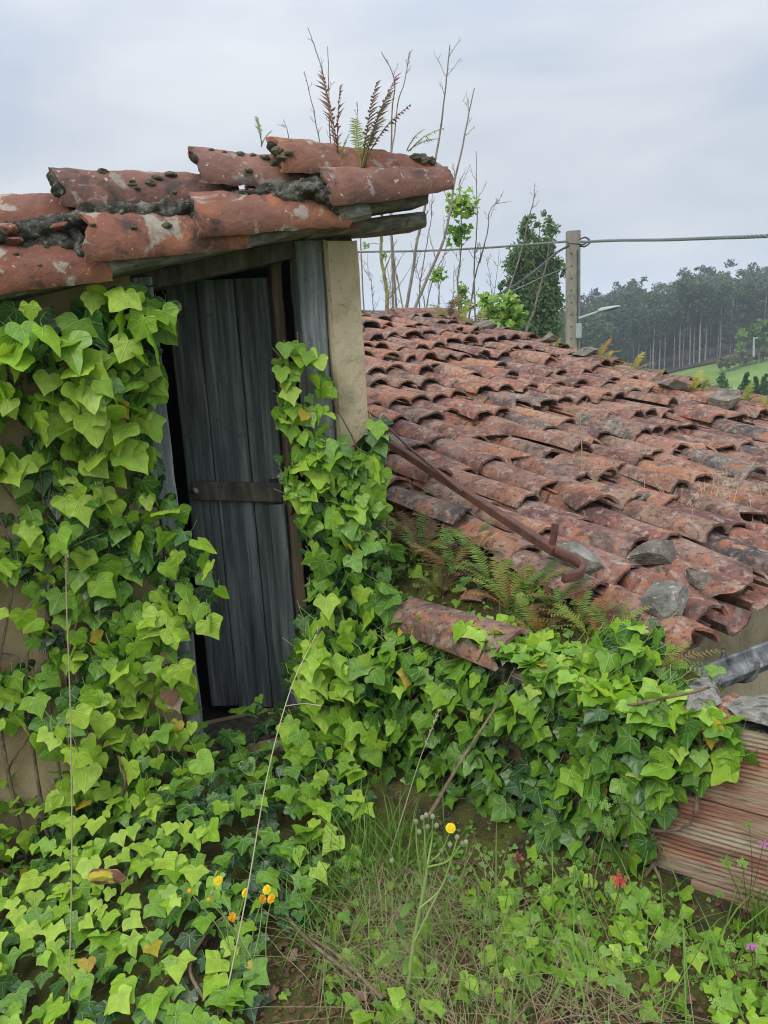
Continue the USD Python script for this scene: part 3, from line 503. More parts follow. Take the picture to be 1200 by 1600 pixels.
for k, (x, y, r_) in enumerate([(157, 256, 9), (268, 270, 9), (243, 275, 8), (235, 283, 9), (205, 279, 5), (212, 285, 5), (218, 298, 5), (203, 286, 4), (273, 296, 4), (376, 236, 8), (388, 262, 7), (425, 235, 11), (440, 243, 9), (415, 243, 8), (428, 252, 7), (455, 240, 8), (352, 226, 5), (330, 228, 5), (395, 226, 5), (660, 240, 14), (672, 246, 12), (648, 236, 11), (150, 352, 5), (264, 348, 8), (212, 352, 5), (60, 410, 4), (30, 396, 4)]):
    rr = r_ / 680; vp = np.vstack(verge_pts); dd = vp - EYE; w_ = dd @ c_f
    near = np.hypot(600 + F_PX * (dd @ c_r) / w_ - x, 800 - F_PX * (dd @ c_u) / w_ - y)
    ok = np.where(near < near.min() + 4)[0]; c = vp[ok[np.argmin(w_[ok])]]
    v, f = rock(np.zeros(3), rr * 1.2, rr * 1.2, rr * 0.75, 300 + k, 3, facets=1); v = v * (1 + 0.9 * (fbm(v * 90 + k, 3, k)[:, None] - .5)) + c
    house.add('moss_cushion', (v, f), M_MOSSD)

# ------------------------------------------------------------------ the low building with the tiled roof
shed = Thing('tiled_outbuilding', 'low building with a wide sagging roof of old red clay tiles', 'building', RP - Z * 2.4)
E0, E1, U1 = -0.12, 3.20, 4.75
def sag(e, u): return 0.10 * (float(fbm([e * 0.9, u * 0.7, 2.0], 2, 8)) - 0.5)
def in_house(P, m=0.10):
    s, o = (P - KC) @ WD, (P - KC) @ WN
    return s < S_PR + m and -1.85 - m < o
ee, uu = np.linspace(E0 - 0.05, E1 + 0.05, 40), np.linspace(0.13, U1, 60)
deck = np.array([[Rf(e, u, -0.018 + sag(e, u)) for u in uu] for e in ee])
shed.add('roof_bed', join([patch(deck), patch(deck - RN * 0.05, True)]), surf('roof_bed_earth', [(0.3, (0.03, 0.022, 0.017)), (0.5, (0.08, 0.058, 0.042)), (0.7, (0.15, 0.105, 0.075))], 14, 1.0, 1.0, 60, [(6, 0.55, 0.66, (0.09, 0.085, 0.02), 0.7)]))
NCOL, NROW = 19, 16
far_caps, far_channels, ncap, nchan = {}, {}, 0, 0
mats = [0, 0, 0, 1, 1, 1, 2, 2, 3, 3, 4]
hid = 0
for j in range(NROW):
    for k in range(NCOL):
        e, u = -0.07 + 0.178 * k + rng.normal(0, 0.014), 0.0 + 0.05 * min(0.178 * k * 2.5, 1) + 0.315 * j + rng.normal(0, 0.04)
        seed = 1000 + k * 40 + j; r = np.random.default_rng(seed)
        if in_house(Rf(e, u)) or u > U1 - 0.1: continue
        near = u < 1.6
        broken = r.random() < 0.10
        L = r.uniform(0.22, 0.32) if broken else r.uniform(0.38, 0.44)
        yaw = r.normal(0, 0.065) + (r.normal(0, 0.10) if r.random() < 0.12 else 0); lift = r.uniform(0.022, 0.055); tw = r.normal(0, 0.10)
        h0 = sag(e, u) + 0.036 + r.uniform(-0.010, 0.018)
        if r.random() < 0.015 and u > 0.7: continue
        X = RU + RE * yaw - RN * (lift / 0.42 - 0.03); up = RN + RE * tw
        X, Yv, Zv = frame_of(X, up)
        mesh = place(barrel(L, r.uniform(0.080, 0.091), r.uniform(0.062, 0.072), 0.014, r.uniform(150, 172), 8 if near else 5, 11 if near else 8, seed, r.uniform(0.02, 0.07) if r.random() < 0.3 else 0, r.uniform(.62, .80)), Rf(e, u, h0 + lift * 0.45), X, Yv, Zv); mt = mats[r.integers(len(mats))]; ncap += 1
        if ncap <= 300: shed.add('cap_tile', mesh, M_TILE[mt])
        else: far_caps.setdefault(0, []).append(mesh)
for j in range(NROW):
    for k in range(NCOL + 1):
        e, u = -0.07 + 0.178 * (k - 0.5) + rng.normal(0, 0.010), -0.02 + 0.05 * min(0.178 * k * 2.5, 1) + 0.315 * j + rng.normal(0, 0.025)
        if k == 0 or in_house(Rf(e, u)) or u > U1 - 0.1: continue
        seed = 3000 + k * 40 + j; r = np.random.default_rng(seed)
        X, Yv, Zv = frame_of(RU - RN * 0.06 + RE * r.normal(0, 0.03), RN)
        m_ = place(barrel(0.40, 0.078, 0.070, 0.014, 165, 4, 6, seed), Rf(e, u, 0.070 + sag(e, u)), X, -Yv, -Zv); nchan += 1
        if nchan <= 290: shed.add('channel_tile', m_, M_TILE[mats[r.integers(len(mats))]])
        else: far_channels.setdefault(0, []).append(m_)
if far_caps: shed.add('far_cap_tiles', join(far_caps[0]), M_TILE[0], kind='stuff')
if far_channels: shed.add('far_channel_tiles', join(far_channels[0]), M_TILE[1], kind='stuff')
for k in range(8):  # ridge
    e = 0.35 + 0.36 * k; X, Yv, Zv = frame_of(RE + Z * rng.normal(0, .015), Z)
    P = Rf(e, U1 - 0.05, 0.05 + sag(e, U1))
    if in_house(P): continue
    shed.add('ridge_tile', place(barrel(0.42, .105, .09, .016, 165, 5, 9, 5000 + k), P, X, Yv, Zv), M_TILE[(1, 3, 4)[k % 3]])
# walls of the low building
def quadwall(A, B, z0, zA, zB, t, n):
    A, B = np.asarray(A, float), np.asarray(B, float)
    a = np.array([[A[0], A[1], z0], [B[0], B[1], z0], [B[0], B[1], zB], [A[0], A[1], zA]]); b = a - n * t
    f = [[0, 1, 2, 3], [7, 6, 5, 4], [0, 4, 5, 1], [1, 5, 6, 2], [2, 6, 7, 3], [3, 7, 4, 0]]
    v = np.vstack([a, b])
    return v[np.array(f)].reshape(-1, 3), np.arange(24).reshape(-1, 4)
pe0, pe1 = Rf(-0.12, 0.12), Rf(3.18, 0.12)
shed.add('eave_wall', quadwall(pe0, pe1, -2.2, pe0[2] - 0.06, pe1[2] - 0.06, 0.2, -UH), M_PLASTER2)
pu0, pu1 = Rf(3.18, 0.12), Rf(3.18, 4.68)
shed.add('gable_wall', quadwall(pu0, pu1, -2.2, pu0[2] - 0.06, pu1[2] - 0.08, 0.2, RE), M_PLASTER2)
pb0, pb1 = Rf(3.18, 4.68), Rf(0.3, 4.68)
shed.add('rear_wall', quadwall(pb0, pb1, -2.2, pb0[2] - 0.08, pb1[2] - 0.08, 0.2, UH), M_PLASTER2)
# the gutter under the eave
gA = at_plane(1062, 1074, RP - UH * 0.07, UH); gB = at_plane(1200, 1020, RP - UH * 0.07, UH)
gd = (gB - gA) / np.linalg.norm(gB - gA); gs = np.cross(gd, Z); gs /= np.linalg.norm(gs); gn = np.cross(gs, gd)
na = 11; ang = np.linspace(-math.pi, 0, na); L_ = np.linspace(-0.05, 2.6, 30)
def gut(r): return np.array([[gA + gd * l + gs * r * math.cos(q) + gn * (r * math.sin(q)) for q in ang] for l in L_])
go, gi = gut(0.046), gut(0.040)
lip = lambda q: tube([q[k] for k in range(len(q))], 0.007, 6)
gut_path = shed.add('gutter', join([patch(go), patch(gi, True), patch(np.stack([go[0], gi[0]], 0)), lip(go[:, 0]), lip(go[:, -1])]), M_GUTTER)
for l in (0.32, 1.1, 1.9):
    c = gA + gd * l
    arc = [c + gs * 0.052 * math.cos(q) + gn * 0.052 * math.sin(q) for q in np.linspace(-math.pi, 0, 9)]
    v, f, n = tube([c - gs * 0.052 + gn * 0.03] + arc + [c + gs * 0.052 + gn * 0.02], 0.008, 5)
    shed.add('gutter_bracket', (v, f, n), M_GUTTER, gut_path)

# ------------------------------------------------------------------ hollow brick wall with its coping
wall = Thing('brick_wall', 'low wall of ribbed hollow red bricks partly under ivy', 'wall', Lw(1.2, 0.0, 0))
def ztop(t): return 0.54 if t < 1.07 else 0.60
wall.add('core', join([box((-0.02, -0.17, -1.9), (1.07, -0.014, 0.535), LD, LO, Z, KC), box((0.0, -0.15, -1.9), (2.1, -0.014, 0.565), LD2, LO2, Z, LK)]), M_MORTAR)
zrow = [(-0.32, -0.10), (-0.095, 0.125), (0.13, 0.355), (0.36, 0.585)]
for j, (z0, z1) in enumerate(zrow):
    t = 0.05 - 0.24 * (j % 2)
    while t < 3.1:
        w_ = 0.47; ta, tb = max(t, 0.0), t + w_ - 0.010
        if tb > ta + 0.05:
            top = min(z1, (0.53 if tb < 1.1 else 0.562))
            nrib = 17; zs = []; os_ = []
            for q in range(nrib):
                a0, a1 = z0 + (top - z0) * q / nrib, z0 + (top - z0) * (q + 1) / nrib; g = (a1 - a0)
                zs += [a0 + .05 * g, a0 + .25 * g, a0 + .62 * g, a0 + .85 * g]; os_ += [-0.004, 0.0, 0.0, -0.004]
            ts = np.linspace(ta, tb, 25); jo = rng.normal(0, 0.003)
            TT, ZZ = np.meshgrid(ts, zs, indexing='ij'); q3 = lambda a_, b_, c_, n_, sd: fbm(np.stack([TT * a_, ZZ * b_, TT * 0 + c_], -1), n_, sd)
            OO = np.array(os_)[None] * np.clip((0.56 - q3(3.5, 9, 4.0, 3, 15)) * 7 + .35, 0.0, 1.1) + jo + 0.005 * (q3(9, 40, j, 3, 5) - .5)
            far = (ta + tb) / 2 > LT; B0, BD, BO = (LK - LD2 * LT, LD2, LO2) if far else (KC, LD, LO)
            if tb > LT and not far: TT = np.minimum(TT, LT)
            P = B0 + TT[..., None] * BD + ZZ[..., None] * Z + OO[..., None] * BO
            if far: P = B0 + np.maximum(TT, LT)[..., None] * BD + ZZ[..., None] * Z + OO[..., None] * BO
            wall.add('brick', join([patch(P), patch(np.stack([P[0], P[0] - BO * 0.03], 0), True), patch(np.stack([P[-1], P[-1] - BO * 0.03], 0)), patch(np.stack([P[:, -1], P[:, -1] - BO * 0.03], 0), True), patch(np.stack([P[:, 0], P[:, 0] - BO * 0.03], 0))]), M_BRICK)
        t += w_
def slab(px0, px1, o0, o1, z, hgt, seed, mat, lab=None):
    t0, t1 = lp(*px0, 0.03)[0], lp(*px1, 0.03)[0]
    v, f = rock(np.zeros(3), abs(t1 - t0) / 2 * 1.15, (o1 - o0) / 2 * 1.15, hgt, seed, 4, facets=14); v = v + 0.010 * (fbm(v * 60 + seed, 3, seed)[:, None] - .5)
    wall.add('coping_stone', (v @ np.array([LD2, LO2, Z]) + Lw((t0 + t1) / 2, z, (o0 + o1) / 2), f), mat, label=lab)
slab((1052, 1118), (1118, 1133), -0.17, 0.03, 0.592, 0.024, 71, M_SLAB, 'dark grey lichened coping stone')
slab((1100, 1138), (1150, 1150), -0.15, 0.025, 0.580, 0.018, 72, M_TILE[2], 'orange clay piece in the coping')
slab((1136, 1135), (1300, 1175), -0.18, 0.04, 0.592, 0.026, 73, M_SLAB, 'pale grey coping slab')
slab((1310, 1150), (1800, 1260), -0.18, 0.04, 0.592, 0.028, 74, M_SLAB)
A, B = Lw(*lp(800, 1010, .03), 0.03), Lw(*lp(628, 952, .02), 0.02)
X, Yv, Zv = frame_of(B - A, Z * 0.85 + LO * 0.5)
wall.add('edge_tile', place(barrel(np.linalg.norm(B - A), 0.085, 0.075, 0.016, 150, 12, 15, 77, .03, .7), A - Zv * 0.03, X, Yv, Zv), M_TILE[3], label='mossy clay tile lying along the wall top')
# mossy bed between the wall face and the first tiles
tt, kk = np.linspace(-0.45, 1.12, 60), np.linspace(0, 1, 18)
bed = np.zeros((60, 18, 3))
for i, t in enumerate(tt):
    a = Lw(max(t, 0.02), 0.545, -0.005); u_ = ((Lw(t, 0, 0) - RP) @ UH) / math.cos(_p); b = Rf(-0.10 + 0.25 * max(-t, 0), u_, 0.02)
    for q, s in enumerate(kk):
        p = a * (1 - s) + b * s; bed[i, q] = p + Z * (0.035 * math.sin(s * math.pi) + 0.05 * (float(fbm(p * 14, 4, 6)) - 0.45))
wall.add('moss', patch(bed, True), M_MOSS, kind='stuff')
#@@OBJECTS

# ------------------------------------------------------------------ ivy
HALF = np.array([  # right half outlines of a leaf of length 1, from the stalk to the tip: heart, three lobes, five lobes
    [(0, 0), (.10, -.12), (.26, -.19), (.43, -.13), (.54, .05), (.53, .25), (.45, .42), (.33, .60), (.17, .80), (0, 1.0)],
    [(0, 0), (.10, -.11), (.25, -.16), (.42, -.12), (.56, .04), (.70, .25), (.52, .38), (.36, .52), (.20, .76), (0, 1.05)],
    [(0, 0), (.12, -.13), (.34, -.30), (.44, -.10), (.50, .02), (.78, .28), (.46, .36), (.30, .46), (.20, .74), (0, 1.10)]])
def leaf_batch(P, N, T, size, w, r, per=18, rings=(0.5, 1.0)):
    """n leaves: P stalk points, N normals, T tip directions, w (n, 3) shape weights. Returns (n, m, 3), faces, (n, m, 2)."""
    n = len(P); half = np.einsum('nk,kpc->npc', w, HALF)
    half = half * (1 + r.normal(0, 0.05, (n, 10, 1)))
    u = np.linspace(0, 9, per); i = np.minimum(u.astype(int), 8); t = (u - i)[None, :, None]
    g = lambda k: half[:, np.clip(i + k, 0, 9)]
    a, b, c, d = g(-1), g(0), g(1), g(2)
    cr = 0.5 * (2 * b + (c - a) * t + (2 * a - 5 * b + 4 * c - d) * t * t + (3 * b - a - 3 * c + d) * t ** 3)
    sx = 1 + r.normal(0, 0.07, (n, 1)); right = cr.copy(); right[..., 0] *= sx
    left = cr[:, -2:0:-1].copy(); left[..., 0] *= -(2 - sx)
    out = np.concatenate([right, left], 1); M = out.shape[1]
    cen = np.zeros((n, 1, 2)); cen[..., 1] = 0.26
    xy = np.concatenate([cen] + [cen + f * (out - cen) for f in rings], 1)
    x, y = xy[..., 0], xy[..., 1]
    k = lambda lo, hi: r.uniform(lo, hi, (n, 1))
    zz = k(-.05, .14) * np.abs(x) - k(-.05, .30) * x * x - k(-.08, .30) * (y - .2) ** 2 * np.sign(y - .2 + 1e-9) + 0.035 * np.sin(k(0, 6) + 7 * np.arctan2(x, y - .2)) * np.hypot(x, y - .2) + k(-.10, .10) * x
    T = T - N * (T * N).sum(1, keepdims=True); T /= np.linalg.norm(T, axis=1, keepdims=True) + 1e-9
    S = np.cross(T, N)
    s = size[:, None, None]
    V = P[:, None] + s * (x[..., None] * S[:, None] + y[..., None] * T[:, None] + zz[..., None] * N[:, None])
    f = [[0, 1 + j, 1 + (j + 1) % M] for j in range(M)]
    for q in range(len(rings) - 1):
        o0, o1 = 1 + q * M, 1 + (q + 1) * M
        for j in range(M): j2 = (j + 1) % M; f += [[o0 + j, o1 + j, o1 + j2], [o0 + j, o1 + j2, o0 + j2]]
    return V, np.array(f)[:, ::-1], np.stack([x, y], -1)
IVY = leafmat('ivy_leaf', [(0, (0.5, 0.5, 0.5)), (1, (0.5, 0.5, 0.5))], (0.2, 0.3, 0.1))
def ivy_material(name, ramp, vein_gain=1.7):
    nd = {'at': ('attribute', {'attribute': 'st'}), 'tn': ('attribute', {'attribute': 'tone'}), 'sx': ('separate_xyz', {}), 'ax': ('math', {'math_type': 'absolute'}), 'ge': ('geometry', {}),
          'rp': ('rgb_ramp', {'ramp': ramp}), 'mr': ('map_range', {'from_min': 0.004, 'from_max': 0.030, 'to_min': 0.60, 'to_max': 0.0, 'clamp': True}),
          'vg': ('mix', {'mix_type': 'mix', 'fac': 0.32, 'color2': (0.62, 0.72, 0.28)}), 'vx': ('mix', {}),
          'nz': ('noise_texture', {'scale': 35.0, 'detail': 4.0}), 'nr': ('map_range', {'from_min': 0.3, 'from_max': 0.7, 'to_min': 0.80, 'to_max': 1.18, 'clamp': True}), 'nm': ('vector_math', {'math_type': 'scale'}),
          'ns': ('noise_texture', {'scale': 140.0, 'detail': 2.0}), 'nt': ('map_range', {'from_min': 0.70, 'from_max': 0.76, 'to_min': 0.0, 'to_max': 0.6, 'clamp': True}), 'xs': ('mix', {'color2': (0.16, 0.10, 0.03)}),
          'bp': ('bump', {'strength': 0.45, 'distance': 0.004, 'invert': True}), 'p': ('principled_bsdf', {'specular_ior_level': 0.45}), 'rr': ('map_range', {'from_min': 0.0, 'from_max': 1.0, 'to_min': 0.27, 'to_max': 0.44}),
          't': ('translucent_bsdf', {}), 'mc': ('mix_closure', {}), 'tf': ('map_range', {'from_min': 0.1, 'from_max': 0.9, 'to_min': 0.12, 'to_max': 0.32, 'clamp': True}), 'tm': ('mix', {'mix_type': 'multiply', 'fac': 1.0, 'color2': (1.1, 1.15, 0.55)})}
    ln = [('at.vector', 'sx.vector'), ('sx.x', 'ax.value1'), ('tn.fac', 'rp.fac'), ('tn.fac', 'tf.value'), ('tf.result', 'mc.fac'), ('tn.fac', 'rr.value'), ('rr.result', 'p.roughness')]
    last = None
    for k, b in enumerate((0.0, 40.0, 78.0, 118.0)):
        b = math.radians(b)
        nd.update({f'a{k}': ('math', {'math_type': 'multiply', 'value2': math.cos(b)}), f'b{k}': ('math', {'math_type': 'multiply', 'value2': -math.sin(b)}), f'c{k}': ('math', {'math_type': 'add'}), f'd{k}': ('math', {'math_type': 'absolute'})})
        ln += [('ax.value', f'a{k}.value1'), ('sx.y', f'b{k}.value1'), (f'a{k}.value', f'c{k}.value1'), (f'b{k}.value', f'c{k}.value2'), (f'c{k}.value', f'd{k}.value1')]
        if last:
            nd[f'e{k}'] = ('math', {'math_type': 'minimum'}); ln += [(last, f'e{k}.value1'), (f'd{k}.value', f'e{k}.value2')]; last = f'e{k}.value'
        else: last = f'd{k}.value'
    ln += [(last, 'mr.value'), ('mr.result', 'vx.fac'), ('mr.result', 'bp.height'), ('rp.color', 'vg.color1'), ('rp.color', 'vx.color1'), ('vg.color', 'vx.color2'), ('ge.position', 'nz.vector'), ('ge.position', 'ns.vector'), ('nz.fac', 'nr.value'), ('vx.color', 'nm.vector1'), ('nr.result', 'nm.scale'),
           ('ns.fac', 'nt.value'), ('nt.result', 'xs.fac'), ('nm.vector', 'xs.color1'),
           ('xs.color', 'p.base_color'), ('nm.vector', 'tm.color1'), ('tm.color', 't.color'), ('bp.normal', 'p.normal'), ('p.BSDF', 'mc.closure1'), ('t.BSDF', 'mc.closure2')]
    return usdkit.material(stage, '/World/Looks/' + name, nd, ln, surface='mc.closure')
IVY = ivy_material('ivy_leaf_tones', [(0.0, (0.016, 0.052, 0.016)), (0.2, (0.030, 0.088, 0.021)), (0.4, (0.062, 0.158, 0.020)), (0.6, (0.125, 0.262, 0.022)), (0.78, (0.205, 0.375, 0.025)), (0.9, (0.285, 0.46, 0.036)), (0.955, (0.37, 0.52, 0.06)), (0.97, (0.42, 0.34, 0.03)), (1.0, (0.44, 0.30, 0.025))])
def add_leaf_prims(thing, V, F, UVs, tone, n_parts, order, part='leaf', mass='leaf_mass', mat=None):
    mat = mat or IVY; n, m = V.shape[:2]
    fn = lambda vv: normals(vv, F)
    TF = Sdf.ValueTypeNames.FloatArray
    for i in order[:n_parts]:
        path = thing.add(part, (V[i], F, fn(V[i]), UVs[i]), mat)
        UsdGeom.PrimvarsAPI(stage.GetPrimAtPath(path)).CreatePrimvar('tone', TF, 'vertex').Set(Vt.FloatArray.FromNumpy(np.full(m, tone[i], np.float32)))
    rest = order[n_parts:]
    if len(rest):
        v = V[rest].reshape(-1, 3); f = (F[None] + (np.arange(len(rest)) * m)[:, None, None]).reshape(-1, 3)
        path = thing.add(mass, (v, f, normals(v, f), UVs[rest].reshape(-1, 2)), mat, kind='stuff')
        UsdGeom.PrimvarsAPI(stage.GetPrimAtPath(path)).CreatePrimvar('tone', TF, 'vertex').Set(Vt.FloatArray.FromNumpy(np.repeat(tone[rest], m).astype(np.float32)))
import shapely
def in_poly(poly, a): return shapely.contains_xy(poly, a[:, 0], a[:, 1])
def scatter(poly, n, r, mind=0.0):
    x0, y0, x1, y1 = poly.bounds; out = []
    while len(out) < n:
        c = np.stack([r.uniform(x0, x1, n * 2), r.uniform(y0, y1, n * 2)], 1); out += list(c[in_poly(poly, c)])
    return np.array(out[:n])
def unit(v): return v / (np.linalg.norm(v, axis=-1, keepdims=True) + 1e-12)
def petioles(thing, V0, roots, r, mat):
    parts = []
    for p, q in zip(V0, roots):
        mid = (p + q) / 2 + r.normal(0, 0.006, 3); parts.append(tube([q, mid, p], [0.0013, 0.0011, 0.0009], 3, False))
    if parts: thing.add('leaf_stalks', join(parts), mat, kind='stuff')
def ivy_plant(thing, poly, n, surf_pt, nrm, up, r, size, thick, tone_fn, nparts, spread=0.64, droop=0.22, gaps=(), dense=None, lobes=(1.2, 1.0, 0.5), stalks=True):
    """Leaves over the surface surf_pt(a, offset) with outward nrm; tone_fn(a, q) gives the mean tone."""
    a = scatter(poly, n, r)
    for g, keep in gaps: a = a[~(in_poly(g, a) & (r.random(len(a)) > keep))]
    n = len(a); q = r.random(n) ** 0.8
    th = thick(a); off = 0.012 + th * q
    P = np.array([surf_pt(x, o) for x, o in zip(a, off)])
    sz = size(a, q, r)
    side = np.cross(up, nrm)
    N = unit(nrm * 1.0 + up * (droop * (0.4 + 0.9 * q))[:, None] + r.normal(0, spread, (n, 3)))
    T = unit(-up + side * r.normal(0, 0.55, (n, 1)) + nrm * r.normal(0.25, 0.2, (n, 1)))
    tone = np.clip(tone_fn(a, q) + r.normal(0, 0.13, n), 0.02, 0.94)
    yl = (r.random(n) < 0.010) & (sz < 0.062); tone[yl] = r.uniform(0.97, 1.0, yl.sum())
    w = r.dirichlet(lobes, n)
    V, F, UVs = leaf_batch(P, N, T, sz, w, r)
    score = q + 0.6 * sz / sz.mean() + r.normal(0, 0.1, n)
    order = np.argsort(-score)
    add_leaf_prims(thing, V, F, UVs, tone, nparts, order)
    if stalks:
        sel = order[: int(n * 0.55)]
        roots = P[sel] - nrm * np.minimum(off[sel] * 0.8, 0.07)[:, None] + up * r.uniform(0.0, 0.05, (len(sel), 1)) + side * r.normal(0, 0.025, (len(sel), 1))
        petioles(thing, P[sel], roots, r, M_STALKG)
    return P, q
def vine(thing, pts, r0, r1, mat=None, name='stem', n=24, wig=0.008, seed=0):
    p = curve(pts, n); rr = np.random.default_rng(seed); p = p + wig * np.cumsum(rr.normal(0, 0.45, p.shape), 0) * np.linspace(0, 1, n)[:, None] * 0.7
    thing.add(name, tube(p, np.linspace(r0, r1, n), 6), mat or M_STEM)
def poly_of(px, f): return shapely.Polygon([f(*p) for p in px]).buffer(0)
r_ = np.random.default_rng(21)
# A: the wall left of the doorway
fA = lambda x, y: wp(x, y, 0.10)
pA = poly_of([(-260, 560), (-60, 500), (20, 482), (90, 470), (170, 452), (220, 446), (262, 470), (255, 515), (235, 555), (250, 600), (240, 650), (235, 700), (262, 755), (292, 800), (318, 850), (338, 910), (322, 975), (296, 1020), (300, 1085), (330, 1150), (410, 1190), (430, 1270), (300, 1350), (-260, 1480)], fA)
gA_ = [(poly_of([(-60, 640), (40, 640), (62, 668), (55, 700), (-60, 710)], fA), 0.25), (poly_of([(-60, 740), (26, 745), (38, 790), (20, 850), (-60, 850)], fA), 0.25), (poly_of([(-60, 890), (30, 885), (42, 930), (55, 1000), (30, 1050), (-60, 1060)], fA), 0.15), (poly_of([(-80, 1130), (40, 1140), (84, 1165), (92, 1220), (80, 1290), (20, 1325), (-80, 1330)], fA), 0.05)]
ivA = Thing('ivy', 'bright green ivy thickly covering the wall left of the doorway', 'ivy', W(-0.95, 0.0, 0.05))
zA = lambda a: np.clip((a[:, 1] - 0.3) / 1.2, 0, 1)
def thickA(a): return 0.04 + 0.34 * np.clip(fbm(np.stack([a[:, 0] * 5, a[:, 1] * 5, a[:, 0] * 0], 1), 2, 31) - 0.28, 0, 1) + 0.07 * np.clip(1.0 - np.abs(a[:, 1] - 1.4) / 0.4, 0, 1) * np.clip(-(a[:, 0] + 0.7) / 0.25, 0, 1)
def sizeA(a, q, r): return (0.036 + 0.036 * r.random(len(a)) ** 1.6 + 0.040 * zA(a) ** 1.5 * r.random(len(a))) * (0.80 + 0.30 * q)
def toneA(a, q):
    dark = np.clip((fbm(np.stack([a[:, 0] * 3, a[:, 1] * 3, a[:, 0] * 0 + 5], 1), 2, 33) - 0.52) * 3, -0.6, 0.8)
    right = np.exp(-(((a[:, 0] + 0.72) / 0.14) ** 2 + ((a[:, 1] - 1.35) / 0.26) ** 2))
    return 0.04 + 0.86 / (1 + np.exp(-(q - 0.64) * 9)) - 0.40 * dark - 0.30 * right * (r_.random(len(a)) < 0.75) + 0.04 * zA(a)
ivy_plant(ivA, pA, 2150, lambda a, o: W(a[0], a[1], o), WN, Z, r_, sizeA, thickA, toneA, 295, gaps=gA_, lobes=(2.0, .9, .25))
for k in range(7):
    s0 = -1.30 + 0.07 * k; vine(ivA, [W(s0, -0.1, 0.03), W(s0 + 0.06 * r_.normal(), 0.5, 0.04), W(s0 + 0.12 * r_.normal(), 1.0, 0.04), W(s0 + 0.12 * r_.normal(), 1.45, 0.04)], 0.006, 0.002, seed=400 + k)
vine(ivA, [on_wall(60, 1130, .03), on_wall(10, 1215, .02), on_wall(62, 1270, .02), on_wall(150, 1290, .05)], .004, .0025, seed=3)
vine(ivA, [on_wall(-20, 1030, .02), on_wall(20, 1020, .02), on_wall(60, 1048, .03)], .003, .002, seed=4)
vine(ivA, [on_wall(185, 1180, .12), on_wall(196, 1220, .15), on_wall(188, 1255, .14), on_wall(196, 1285, .10)], .005, .004, seed=5)
# leaves hanging from the verge into the dark doorway
# B: the jamb, pillar and corner right of the doorway
fB = lambda x, y: wp(x, y, 0.06)
ivB = Thing('ivy', 'ivy climbing the door post and pillar right of the doorway', 'ivy', W(-0.05, 0.0, 0.05))
pB1 = poly_of([(448, 530), (462, 518), (490, 545), (520, 575), (528, 605), (505, 625), (520, 665), (505, 690), (450, 690), (432, 640), (446, 620), (440, 585), (430, 560)], fB)
pB2 = poly_of([(440, 700), (505, 675), (545, 705), (575, 690), (588, 650), (604, 660), (600, 720), (592, 770), (606, 850), (612, 930), (600, 1000), (612, 1100), (605, 1230), (560, 1290), (470, 1290), (400, 1250), (412, 1185), (450, 1155), (430, 1105), (446, 1045), (452, 1000), (488, 940), (480, 870), (462, 800), (448, 760)], fB)
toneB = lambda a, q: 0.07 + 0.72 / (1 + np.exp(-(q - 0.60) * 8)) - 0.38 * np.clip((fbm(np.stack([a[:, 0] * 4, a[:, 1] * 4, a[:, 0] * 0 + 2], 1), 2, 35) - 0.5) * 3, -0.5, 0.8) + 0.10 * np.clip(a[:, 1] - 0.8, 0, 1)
def sizeB(a, q, r): return (0.036 + 0.036 * r.random(len(a)) ** 1.6) * (0.80 + 0.32 * q)
aB = lambda a, o: W(a[0], a[1], o)
def thickB(a): return 0.05 + 0.30 * np.clip(1.05 - a[:, 1], 0, 1) * (0.4 + fbm(np.stack([a[:, 0] * 4, a[:, 1] * 4, a[:, 0] * 0], 1), 2, 36))
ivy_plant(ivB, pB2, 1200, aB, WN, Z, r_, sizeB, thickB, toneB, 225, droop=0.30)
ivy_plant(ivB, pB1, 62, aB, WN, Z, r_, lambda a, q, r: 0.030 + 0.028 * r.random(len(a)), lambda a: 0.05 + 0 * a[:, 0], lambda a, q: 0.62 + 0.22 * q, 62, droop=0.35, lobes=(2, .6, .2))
for k, pts in enumerate([[(560, 1150), (520, 950), (500, 780), (470, 640), (462, 520)], [(590, 1150), (575, 960), (585, 800), (560, 700), (520, 620), (505, 560)], [(598, 1000), (606, 850), (598, 740), (592, 660)], [(480, 1150), (500, 1000), (510, 860), (520, 760)]]):
    vine(ivB, [on_wall(x, y, 0.025) for x, y in pts], 0.005, 0.0015, seed=420 + k, wig=0.004)
# C: over the low brick wall
fC = lambda x, y: lp(x, y, 0.07)
ivC = Thing('ivy', 'ivy mound spilling over the low brick wall below the ferns', 'ivy', Lw(0.6, 0.0, 0.05))
pC = poly_of([(560, 940), (640, 965), (690, 1010), (750, 1048), (815, 1060), (850, 1020), (905, 1000), (965, 1020), (1005, 1062), (1060, 1122), (1110, 1155), (1172, 1178), (1170, 1196), (1085, 1205), (1100, 1230), (1060, 1235), (1040, 1270), (1020, 1330), (985, 1375), (900, 1370), (760, 1340), (640, 1320), (560, 1260), (540, 1100)], fC)
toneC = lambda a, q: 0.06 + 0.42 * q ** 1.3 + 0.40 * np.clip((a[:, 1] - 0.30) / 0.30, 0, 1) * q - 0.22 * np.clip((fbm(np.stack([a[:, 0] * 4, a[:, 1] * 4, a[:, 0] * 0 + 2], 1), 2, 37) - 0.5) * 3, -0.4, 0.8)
def thickC(a): return 0.05 + 0.15 * (0.3 + fbm(np.stack([a[:, 0] * 4, a[:, 1] * 4, a[:, 0] * 0], 1), 2, 38)) * np.clip(1.15 - a[:, 0], 0.15, 1)
def sizeC(a, q, r): return (0.030 + 0.032 * r.random(len(a)) ** 1.6) * (0.78 + 0.36 * q)
